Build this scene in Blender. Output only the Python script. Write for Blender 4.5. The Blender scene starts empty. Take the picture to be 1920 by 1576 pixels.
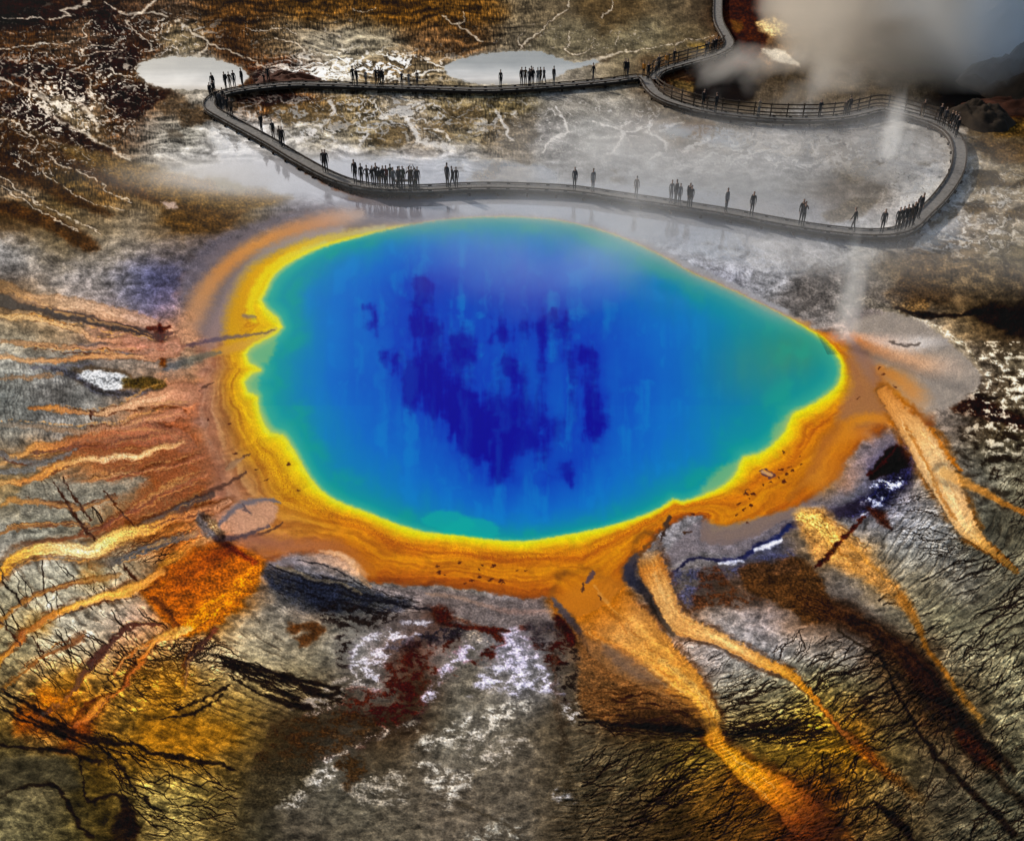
import math, random
import numpy as np

# ------------------------------------------------------------------ image pixel frame
# (u, v) are image pixel coordinates of ground points; G() gives the metres on the ground.
HCAM, PITCH, FOC = 27.3, math.radians(35.0), 1851.0
SP, CP = math.sin(PITCH), math.cos(PITCH)

def G(u, v, z=0.0):
    vn = (v - 788.0) / FOC
    un = (u - 960.0) / FOC
    zc = (HCAM - z) / (SP + vn * CP)
    return un * zc, zc * (CP - vn * SP)

def axis(lo, hi, step, m0, m1, mstep):
    return np.concatenate([np.arange(m0, lo, mstep), np.arange(lo, hi, step), np.arange(hi, m1 + mstep, mstep)])

# ------------------------------------------------------------------ noise
def _grad_table(seed):
    r = np.random.RandomState(seed)
    perm = r.permutation(256).astype(np.int32)
    a = r.rand(256) * 2 * np.pi
    return np.concatenate([perm, perm]), np.cos(a).astype(np.float32), np.sin(a).astype(np.float32)

def perlin(x, y, seed):
    perm, gx, gy = _grad_table(seed)
    xi = np.floor(x).astype(np.int32); yi = np.floor(y).astype(np.int32)
    xf = (x - xi).astype(np.float32); yf = (y - yi).astype(np.float32)
    xi &= 255; yi &= 255
    sx = xf * xf * xf * (xf * (xf * 6 - 15) + 10); sy = yf * yf * yf * (yf * (yf * 6 - 15) + 10)
    def g(ix, iy, dx, dy):
        h = perm[perm[ix & 255] + (iy & 255)]
        return gx[h] * dx + gy[h] * dy
    a = g(xi, yi, xf, yf); b = g(xi + 1, yi, xf - 1, yf)
    c = g(xi, yi + 1, xf, yf - 1); d = g(xi + 1, yi + 1, xf - 1, yf - 1)
    a = a + sx * (b - a); c = c + sx * (d - c)
    return 1.5 * (a + sy * (c - a))

def fbm(x, y, seed, oct=4, gain=0.5):
    s = 0; amp = 1.0; tot = 0
    for o in range(oct):
        s = s + amp * perlin(x + 13.7 * o, y - 7.3 * o, seed + o); tot += amp * 0.75
        x = x * 2.03; y = y * 2.03; amp *= gain
    return s / tot

def ridge(x, y, seed, oct=3):
    s = 0; amp = 1.0; tot = 0
    for o in range(oct):
        s = s + amp * (1 - np.minimum(1, 2.2 * np.abs(perlin(x, y, seed + o)))); tot += amp
        x = x * 1.9 + 5.1; y = y * 1.9 - 3.3; amp *= 0.5
    return s / tot

def sstep(a, b, x):
    t = np.clip((x - a) / (b - a), 0, 1)
    return t * t * (3 - 2 * t)

def lerp(a, b, t):
    return a + (b - a) * t

def smooth_path(pts, step=9.0, closed=False):
    p = np.array(pts, dtype=np.float64)
    n = len(p)
    if closed: q = np.concatenate([p[-1:], p, p[:2]])
    else: q = np.concatenate([2 * p[:1] - p[1:2], p, 2 * p[-1:] - p[-2:-1]])
    out = []
    segs = n if closed else n - 1
    for i in range(segs):
        p0, p1, p2, p3 = q[i], q[i + 1], q[i + 2], q[i + 3]
        k = max(1, int(np.hypot(*(p2 - p1)[:2]) / step))
        for j in range(k):
            t = j / k
            out.append(0.5 * (2 * p1 + (p2 - p0) * t + (2 * p0 - 5 * p1 + 4 * p2 - p3) * t * t + (3 * p1 - p0 - 3 * p2 + p3) * t ** 3))
    if not closed: out.append(p[-1])
    return np.array(out)

RIM = [(497,545),(515,512),(555,484),(605,462),(670,444),(750,425),(835,412),(920,407),(1000,409),(1080,420),(1160,444),(1240,480),
       (1295,511),(1362,540),(1432,573),(1492,604),(1540,633),(1566,660),(1579,686),(1573,720),(1543,747),(1508,767),(1486,778),(1474,806),
       (1452,832),(1422,853),(1394,859),(1384,882),(1362,908),(1322,928),(1282,941),(1262,937),(1240,953),(1190,973),(1130,990),(1060,1004),
       (985,1015),(925,1013),(860,1004),(800,999),(745,984),(690,962),(640,944),(604,922),(578,893),(560,862),(545,838),(530,818),
       (507,812),(492,790),(482,762),(482,744),(464,736),(457,716),(470,701),(487,693),(466,681),(460,664),(476,646),(508,630),(527,613),
       (520,598),(500,581),(488,562)]
OUTER = [(352,560),(362,520),(405,478),(478,443),(560,413),(640,398),(740,406),(850,400),(1000,398),(1150,428),(1300,497),(1450,568),(1560,628),(1605,640),
         (1650,668),(1690,690),(1735,722),(1750,760),(1728,798),(1684,797),(1640,815),(1592,858),(1578,895),(1540,930),(1488,965),(1400,1010),
         (1328,1022),(1311,1000),(1318,968),(1298,962),(1252,985),(1208,1030),(1185,1070),(1160,1110),(1105,1150),(1062,1150),(1035,1122),
         (980,1120),(920,1112),(850,1101),(760,1096),(692,1090),(662,1052),(620,1036),(560,1040),(495,1052),(462,1022),(430,985),(402,925),(384,870),(372,800),(372,730),(380,670),(372,615)]
DEEP = [(765,545),(830,520),(920,560),(1000,555),(1080,600),(1130,670),(1125,770),(1095,860),(1040,900),(960,905),(880,870),(830,800),(775,740),(745,650)]
POND_A = [(256,134),(263,119),(285,111),(330,107),(380,108),(425,117),(455,130),(466,144),(455,156),(430,165),(390,168),(350,168),(300,163),(270,152)]
POND_B = [(832,132),(850,115),(900,103),(960,97),(1010,97),(1045,107),(1078,118),(1120,111),(1128,117),(1098,124),(1066,132),(1042,145),(1010,153),(940,159),(890,156),(850,146)]

# ---- ground tones read off along image pixel rows:  v : u r g b, ...
TONES = {
20:"20 22 9 4,100 52 27 13,200 58 36 22,300 78 57 38,450 82 52 20,600 92 60 20,750 95 60 15,880 100 65 20,1000 110 95 70,1150 95 75 45,1290 105 90 65,1345 60 45 30,1390 72 28 8,1430 62 32 15,1470 125 112 95,1600 110 95 80",
80:"40 75 45 18,150 92 67 45,240 60 30 15,330 112 97 70,450 76 46 20,520 102 82 55,600 142 132 112,700 132 122 100,800 100 70 40,880 90 60 30,960 98 88 70,1060 112 102 78,1200 116 106 80,1300 110 95 66,1400 76 31 10,1440 130 105 70,1600 100 85 70",
140:"40 60 28 10,120 60 30 12,200 65 35 12,240 80 55 30,350 150 145 135,480 85 40 10,540 50 20 8,620 150 140 120,720 110 90 60,800 112 97 72,940 170 165 158,1080 142 132 116,1150 126 112 86,1250 100 70 40,1300 70 45 25,1360 50 35 22,1500 85 70 50,1700 80 70 55,1900 20 15 12",
190:"40 76 46 18,140 132 117 92,230 70 35 12,290 92 62 35,340 122 112 96,390 130 125 115,480 82 47 15,560 102 67 26,650 116 96 60,750 122 112 96,850 116 101 70,950 112 96 60,1050 136 131 121,1150 141 136 126,1250 120 110 95,1400 100 85 65,1600 110 95 75,1800 20 12 6,1880 55 22 8",
250:"30 70 45 18,100 132 112 80,170 110 90 60,230 62 32 10,290 136 131 121,350 131 126 112,420 152 150 146,480 166 163 160,560 151 146 136,620 141 131 111,700 126 111 80,780 131 116 95,870 121 106 75,950 111 96 75,1020 141 139 136,1120 146 146 142,1200 136 131 126,1300 121 106 90,1370 132 127 120,1450 165 165 165,1530 140 140 140,1620 136 132 128,1700 141 138 132,1770 152 147 141,1850 106 81 46,1900 96 76 46",
310:"40 56 31 10,130 81 56 26,200 111 86 56,270 141 131 116,340 161 159 155,430 171 169 168,540 166 165 168,640 166 166 170,750 160 160 165,850 165 165 168,950 136 126 111,1050 151 151 150,1150 151 152 153,1250 166 166 166,1330 161 160 160,1420 151 150 150,1520 140 140 140,1600 121 116 110,1700 151 149 146,1760 202 197 191,1850 141 126 101,1900 121 106 81",
360:"40 121 106 86,120 91 71 36,220 96 66 26,300 111 81 36,380 126 111 86,450 141 136 131,520 166 166 168,600 168 168 172,700 156 156 166,850 158 158 164,1050 160 160 163,1200 160 160 163,1300 156 156 156,1400 146 146 146,1500 151 151 149,1560 111 99 86,1640 121 111 99,1720 171 169 166,1780 192 190 184,1850 131 116 91,1900 131 119 99",
410:"30 81 56 26,100 111 91 61,180 126 109 83,260 131 119 101,330 106 76 36,420 96 66 31,480 101 86 60,540 95 90 96,600 100 95 105,700 135 128 136,800 165 162 165,900 165 165 166,1000 155 158 166,1100 160 162 166,1250 160 162 166,1400 160 162 166,1500 160 160 161,1600 165 165 166,1700 186 183 181,1780 166 161 156,1850 101 86 66,1900 151 141 126",
470:"30 150 148 146,100 111 96 71,180 121 111 96,260 136 126 113,330 116 104 95,400 85 80 86,1250 150 152 158,1350 158 160 163,1450 160 160 161,1550 170 170 171,1650 161 158 151,1720 91 76 61,1800 111 96 76,1880 96 86 66",
520:"30 121 116 113,100 141 137 135,180 136 131 128,260 104 105 120,300 58 62 104,350 88 88 102,1350 140 140 148,1450 140 140 143,1550 126 123 119,1650 121 113 101,1740 96 81 61,1800 121 109 89,1880 121 111 91",
560:"20 110 81 51,60 171 141 106,150 151 141 136,250 131 126 131,300 84 84 120,340 150 126 121,1520 106 101 98,1580 150 148 145,1640 126 119 109,1700 91 73 49,1800 76 59 39,1900 22 16 12",
620:"20 151 141 121,100 151 129 101,200 166 126 101,330 176 131 106,380 186 141 111,1620 161 141 131,1680 151 143 139,1740 141 131 119,1800 131 111 81,1850 81 61 36,1900 61 46 31",
680:"20 141 139 131,100 121 121 119,180 106 101 96,260 121 111 101,330 121 111 106,380 171 131 91,1620 151 121 101,1680 176 136 106,1740 191 166 146,1800 151 141 133,1850 111 99 81,1900 121 111 91",
740:"20 111 113 109,100 96 93 89,180 126 126 123,240 141 126 111,300 191 136 96,360 171 111 81,1700 191 146 111,1760 151 143 139,1810 141 133 123,1860 71 51 33,1900 131 121 101",
800:"20 106 106 101,100 121 121 119,180 121 119 113,250 181 126 86,320 161 91 61,390 166 116 81,1700 211 151 81,1760 131 126 126,1800 91 76 61,1860 81 66 46,1900 91 81 61",
860:"20 121 106 86,80 151 111 71,160 166 101 51,250 151 81 41,330 151 81 46,400 166 111 76,1620 141 131 131,1680 61 56 76,1720 191 156 106,1790 111 106 99,1850 86 81 66,1900 96 91 76",
920:"20 131 111 76,80 121 119 106,150 126 123 113,220 131 121 106,290 146 86 46,350 151 81 41,1590 121 119 126,1640 71 71 101,1700 116 113 123,1750 131 119 101,1830 106 106 99,1900 121 116 96",
980:"20 131 129 119,90 131 129 116,170 121 111 91,250 151 101 51,320 176 116 61,400 151 121 101,450 191 141 121,1600 131 131 133,1680 136 136 141,1740 131 131 131,1850 96 93 79,1900 81 76 61",
1040:"20 151 146 136,100 151 149 139,180 141 139 126,250 136 126 106,320 166 96 41,400 161 86 26,470 166 81 16,520 131 111 111,580 121 121 126,640 191 151 121,1300 126 123 126,1370 111 111 119,1440 76 81 106,1520 131 111 86,1600 191 141 76,1680 131 131 126,1760 121 119 113,1850 101 99 89,1900 111 106 86",
1100:"20 151 146 126,100 141 136 119,180 151 141 116,260 151 136 111,330 166 91 26,400 176 101 21,450 166 91 21,510 91 91 91,580 61 63 73,650 76 79 83,720 101 99 93,800 116 113 111,870 121 116 109,960 121 109 109,1020 116 106 101,1290 106 99 96,1350 76 51 31,1420 81 51 29,1500 76 49 26,1570 121 123 126,1650 171 141 99,1720 151 141 116,1800 121 116 106,1880 106 101 86",
1160:"20 131 121 96,100 161 156 141,180 166 156 141,260 166 146 136,320 141 81 31,400 141 96 41,470 151 141 121,530 141 136 126,580 121 101 81,650 136 131 119,700 111 106 101,760 121 111 109,830 91 46 26,900 141 136 131,960 121 119 121,1020 81 51 36,1290 161 131 106,1370 156 149 146,1440 151 141 141,1500 121 96 76,1560 81 51 29,1630 106 106 109,1700 131 126 106,1780 131 126 101,1880 111 106 86",
1220:"20 141 131 101,100 151 141 116,170 151 141 121,240 121 81 46,300 151 121 81,380 131 119 101,450 141 131 106,520 146 136 116,590 126 119 101,650 126 123 116,700 166 163 163,760 101 56 36,820 151 146 146,880 111 106 96,960 156 153 166,1020 131 129 131,1080 111 91 71,1130 131 81 41,1290 141 131 126,1370 136 133 133,1440 131 129 129,1520 121 119 116,1600 111 109 106,1660 66 41 21,1720 81 61 41,1800 126 121 101,1880 106 101 81",
1290:"20 116 101 71,100 131 91 36,170 141 101 41,250 141 106 46,330 141 106 46,400 131 106 61,480 131 116 81,560 121 109 81,620 91 81 66,680 121 111 101,720 136 131 126,780 71 41 21,840 111 106 96,900 111 103 89,980 136 134 134,1040 101 96 91,1090 111 96 76,1130 121 91 56,1200 96 76 56,1260 111 86 61,1390 121 116 101,1460 126 121 101,1530 121 111 71,1600 106 99 76,1680 81 66 46,1730 56 31 16,1800 86 76 56,1880 121 116 93",
1350:"20 101 81 41,80 131 71 21,150 126 76 26,220 111 86 41,300 116 81 26,380 131 96 36,450 126 96 41,520 96 76 46,580 61 49 33,640 76 66 53,700 61 41 23,760 66 46 29,820 91 86 73,900 126 121 111,960 106 99 86,1040 76 66 51,1100 96 86 69,1160 81 56 31,1220 36 26 16,1280 51 36 21,1400 111 96 61,1470 111 96 51,1540 141 111 41,1600 106 71 26,1680 81 69 46,1750 56 36 21,1820 61 49 33,1890 101 96 76",
1420:"30 86 76 49,100 86 79 51,180 76 56 21,250 116 81 26,330 131 91 31,400 126 91 36,460 96 76 41,520 71 59 41,580 71 63 49,640 111 106 96,700 71 61 46,760 86 76 61,830 111 106 96,900 106 99 86,970 101 93 81,1050 91 81 66,1090 71 63 49,1160 71 63 46,1230 76 66 43,1300 111 91 41,1460 121 96 41,1530 126 96 36,1600 121 86 26,1680 91 79 51,1750 86 76 56,1820 76 63 46,1890 86 81 63",
1490:"30 91 83 61,90 106 96 73,150 61 51 26,200 86 66 26,260 131 116 71,320 141 126 76,400 121 106 61,440 76 63 39,500 66 59 46,560 91 86 76,620 96 91 79,680 101 96 83,760 101 93 81,850 106 96 83,950 99 91 79,1050 96 86 71,1090 71 61 43,1160 76 66 49,1240 76 61 36,1320 101 71 31,1400 96 61 21,1480 71 36 11,1550 71 39 13,1620 96 76 41,1700 76 66 49,1780 81 73 59,1860 66 63 51,1900 71 69 56",
1550:"30 106 99 73,90 91 83 56,150 86 76 46,220 71 56 26,280 111 96 61,350 121 106 66,420 76 63 39,480 71 66 51,560 89 81 69,650 93 86 73,750 96 89 76,860 101 93 81,960 101 93 81,1060 81 71 56,1110 69 59 43,1180 66 53 36,1260 56 43 26,1340 76 53 26,1420 81 56 26,1500 71 31 11,1570 61 36 16,1640 81 66 41,1720 71 61 43,1800 76 71 56,1880 71 67 53"}

class GroundMap:  # lattice spaced in image pixels, features placed by image coordinates
    """Ground map on a (v, u) lattice: colour as seen on the ground (display values 0-1), height in metres, wetness 0-1."""
    def __init__(s, us, vs):
        s.us, s.vs = us, vs
        s.U, s.V = np.meshgrid(us.astype(np.float32), vs.astype(np.float32))
        U, V = s.U, s.V
        s.n120 = fbm(U / 120, V / 75, 1, 3); s.n120b = fbm(U / 120, V / 75, 2, 3)
        s.n40 = fbm(U / 44, V / 26, 11, 4); s.n40b = fbm(U / 44, V / 26, 21, 4)
        s.n12 = fbm(U / 12, V / 8, 31, 3); s.n12b = fbm(U / 12, V / 8, 41, 3)
        s.n4 = fbm(U / 4.5, V / 3.4, 51, 2)
        s.n7 = fbm(U / 26 + .4 * s.n40, V / 15 + .4 * s.n40b, 55, 6, .68)
        s.wu = [U, U + 5 * s.n12, U + 8 * s.n40 + 4 * s.n12, U + 16 * s.n120 + 12 * s.n40 + 5 * s.n12]
        s.wv = [V, V + 3.5 * s.n12b, V + 6 * s.n40b + 3 * s.n12b, V + 11 * s.n120b + 8 * s.n40b + 3.5 * s.n12b]
        s.C = np.zeros(U.shape + (3,), np.float32)
        s.H = np.zeros(U.shape, np.float32)
        s.W = np.zeros(U.shape, np.float32)
        s.K = np.zeros(U.shape, np.float32); s.Q = np.zeros(U.shape, np.float32)

    def win(s, u0, u1, v0, v1):
        a, b = np.searchsorted(s.us, [u0, u1]); c, d = np.searchsorted(s.vs, [v0, v1])
        return (slice(c, d), slice(a, b))

    def base(s):
        P, Q = [], []
        for v, row in TONES.items():
            for t in row.split(','):
                f = [float(x) for x in t.split()]
                P.append((f[0], v)); Q.append(f[1:])
        P = np.array(P); Q = np.array(Q) / 255.0
        cu = np.arange(-320, 2260, 10.0); cv = np.arange(-220, 1860, 8.0)
        A = np.zeros((len(cv), len(cu), 3)); Wt = np.zeros((len(cv), len(cu)))
        CU, CV = np.meshgrid(cu, cv)
        for (pu, pv), q in zip(P, Q):
            sv = 22 + 0.012 * pv
            w = np.exp(-((CU - pu) / 46) ** 2 - ((CV - pv) / (sv * 1.25)) ** 2) + 1e-6 / (1 + ((CU - pu) / 100) ** 2 + ((CV - pv) / 60) ** 2) ** 2
            A += w[..., None] * q; Wt += w
        A /= Wt[..., None]
        x = np.clip((s.wu[3] + 320) / 10, 0, len(cu) - 1.01); y = np.clip((s.wv[3] + 220) / 8, 0, len(cv) - 1.01)
        xi = x.astype(np.int32); yi = y.astype(np.int32); xf = (x - xi)[..., None]; yf = (y - yi)[..., None]
        A = A.astype(np.float32)
        s.C = (A[yi, xi] * (1 - xf) + A[yi, xi + 1] * xf) * (1 - yf) + (A[yi + 1, xi] * (1 - xf) + A[yi + 1, xi + 1] * xf) * yf

    # -- distance ratio to a polyline with half-widths; returns window, d/hw, t
    def path(s, pts, warp=1, reach=2.5, vs=1.0):
        p = smooth_path([(a[0], a[1], a[2]) for a in pts])
        m = reach * max(p[:, 2].max(), 1) + (0, 9, 18, 40)[warp]
        w = s.win(p[:, 0].min() - m, p[:, 0].max() + m, p[:, 1].min() - m, p[:, 1].max() + m)
        U, V = s.wu[warp][w], s.wv[warp][w]
        best = np.full(U.shape, 99.0, np.float32); T = np.zeros(U.shape, np.float32)
        n = len(p) - 1
        us, vs_ = s.us[w[1]], s.vs[w[0]]
        for i in range(n):
            a, b = p[i], p[i + 1]
            mm = reach * max(a[2], b[2]) + (1, 9, 18, 40)[warp]
            i0, i1 = np.searchsorted(us, [min(a[0], b[0]) - mm, max(a[0], b[0]) + mm])
            j0, j1 = np.searchsorted(vs_, [min(a[1], b[1]) - mm, max(a[1], b[1]) + mm])
            if i1 <= i0 or j1 <= j0: continue
            q = (slice(j0, j1), slice(i0, i1))
            du, dv = b[0] - a[0], b[1] - a[1]
            L = du * du + dv * dv + 1e-9
            t = np.clip(((U[q] - a[0]) * du + (V[q] - a[1]) * dv) / L, 0, 1)
            d = np.hypot(U[q] - a[0] - t * du, V[q] - a[1] - t * dv) / (a[2] + (b[2] - a[2]) * t)
            k = d < best[q]
            best[q] = np.where(k, d, best[q]); T[q] = np.where(k, (i + t) / n, T[q])
        return w, best, T

    def sdf(s, poly, warp=1, margin=60, closed_smooth=True):
        p = smooth_path(poly, 12, closed=True) if closed_smooth else np.array(poly, float)
        w = s.win(p[:, 0].min() - margin, p[:, 0].max() + margin, p[:, 1].min() - margin, p[:, 1].max() + margin)
        U, V = s.wu[warp][w], s.wv[warp][w]
        d2 = np.full(U.shape, 1e9, np.float32); inside = np.zeros(U.shape, bool)
        n = len(p)
        for i in range(n):
            a, b = p[i], p[(i + 1) % n]
            du, dv = b[0] - a[0], b[1] - a[1]
            t = np.clip(((U - a[0]) * du + (V - a[1]) * dv) / (du * du + dv * dv + 1e-9), 0, 1)
            d2 = np.minimum(d2, (U - a[0] - t * du) ** 2 + (V - a[1] - t * dv) ** 2)
            if a[1] != b[1]:
                c = (a[1] > V) != (b[1] > V)
                inside ^= c & (U < a[0] + (V - a[1]) / dv * du)
        d = np.sqrt(d2)
        return w, np.where(inside, -d, d)

    def mix(s, w, m, col):
        c = np.asarray(col, np.float32)
        if c.ndim == 1: c = c / 255.0
        s.C[w] += (c - s.C[w]) * m[..., None]

    def ramp(s, t, stops):
        xs = [a for a, _ in stops]
        return np.stack([np.interp(t, xs, [c[k] / 255.0 for _, c in stops]) for k in range(3)], -1).astype(np.float32)

    def stroke(s, pts, cols, warp=1, soft=0.5, op=1.0, edge=None, edge_op=0.7, grain=0.0, dh=0.0, wet=None, brk=0.0, core=0.0, head=0.0, tail=0.0):
        w, d, t = s.path(pts, warp, 3.0 if edge else 2.2)
        if isinstance(cols[0], (int, float)): cols = [cols, cols]
        col = s.ramp(t, [(i / (len(cols) - 1), c) for i, c in enumerate(cols)])
        sf = soft
        if core:
            hw = np.interp(t, np.linspace(0, 1, len(pts)), [a[2] for a in pts]).astype(np.float32)
            sf = np.minimum(soft, 3.2 / np.maximum(hw, 1))
            d = d + (.9 * s.n12[w] + 1.4 * s.n7[w]) * 2.2 / np.maximum(hw, 2)
        m = (1 - sstep(1 - sf, 1 + sf, d)) * op
        if head: m = m * sstep(0, head, t)
        if tail: m = m * sstep(1, 1 - tail, t + .12 * s.n7[w])
        if brk: m = m * sstep(-0.35, 0.15, s.n12[w] + s.n40[w] * 0.8 + (0.5 - brk))
        if edge is not None:
            e = np.exp(-((d - 1.0 - 1.4 * sf) / (.06 + 1.6 * sf)) ** 2) * edge_op * np.clip(0.6 + 0.9 * s.n40[w], 0.1, 1)
            s.mix(w, e, edge)
        if grain:
            L = sum(math.hypot(b[0] - a[0], b[1] - a[1]) for a, b in zip(pts[:-1], pts[1:]))
            st = fbm(t * L / 170, d * 4.5 + 7.0, 77, 3)
            g = grain * (s.n7[w] * .8 + s.n4[w] * .8 + st * 1.5)
            col = col * np.maximum(1 + g, .1)[..., None] ** np.array((.9, 1.05, 1.3), np.float32)
        if core:
            k = np.clip(1.15 - d * 1.25, 0, 1)[..., None] * core
            col = col + (np.minimum(col * 1.06 + .03, 1) - col) * k
            k2 = np.clip(d * 1.6 - .75, 0, 1)[..., None] * core
            col = col * (1 - .20 * k2 * np.array((.55, .9, 1.25), np.float32))
        s.mix(w, m, np.clip(col, 0, 1))
        if core: s.K[w] = np.maximum(s.K[w], m)
        if dh: s.H[w] += dh * m
        if wet is not None: s.W[w] = lerp(s.W[w], wet, m)

    def blob(s, poly, col, warp=2, soft=8, op=1.0, grain=0.0, wet=None, dh=0.0, thr=None, edge=None, ew=5, calm=False):
        w, d = s.sdf(poly, warp, 30 + soft * 2)
        m = (1 - sstep(-soft, soft, d)) * op
        if thr is not None:       # broken up: only where the grain says so
            q = s.n7[w] * 1.25 + s.n40[w] * .35 + s.n4[w] * .12
            m = m * (.25 * sstep(thr - .45, thr + .1, q) + .75 * sstep(thr - .05, thr + .22, q))
        c = np.broadcast_to(np.asarray(col, np.float32) / 255.0, d.shape + (3,))
        if grain: c = np.clip(c * (1 + grain * (s.n4[w] * .9 + .9 * s.n7[w] + .2 * s.n12[w]))[..., None], 0, 1)
        if calm: s.Q[w] = np.maximum(s.Q[w], m)
        if edge is not None: s.mix(w, np.exp(-((d + 0.0) / ew) ** 2) * .8 * op, edge)
        s.mix(w, m, c)
        if wet is not None: s.W[w] = lerp(s.W[w], wet, m)
        if dh: s.H[w] += dh * m

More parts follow.
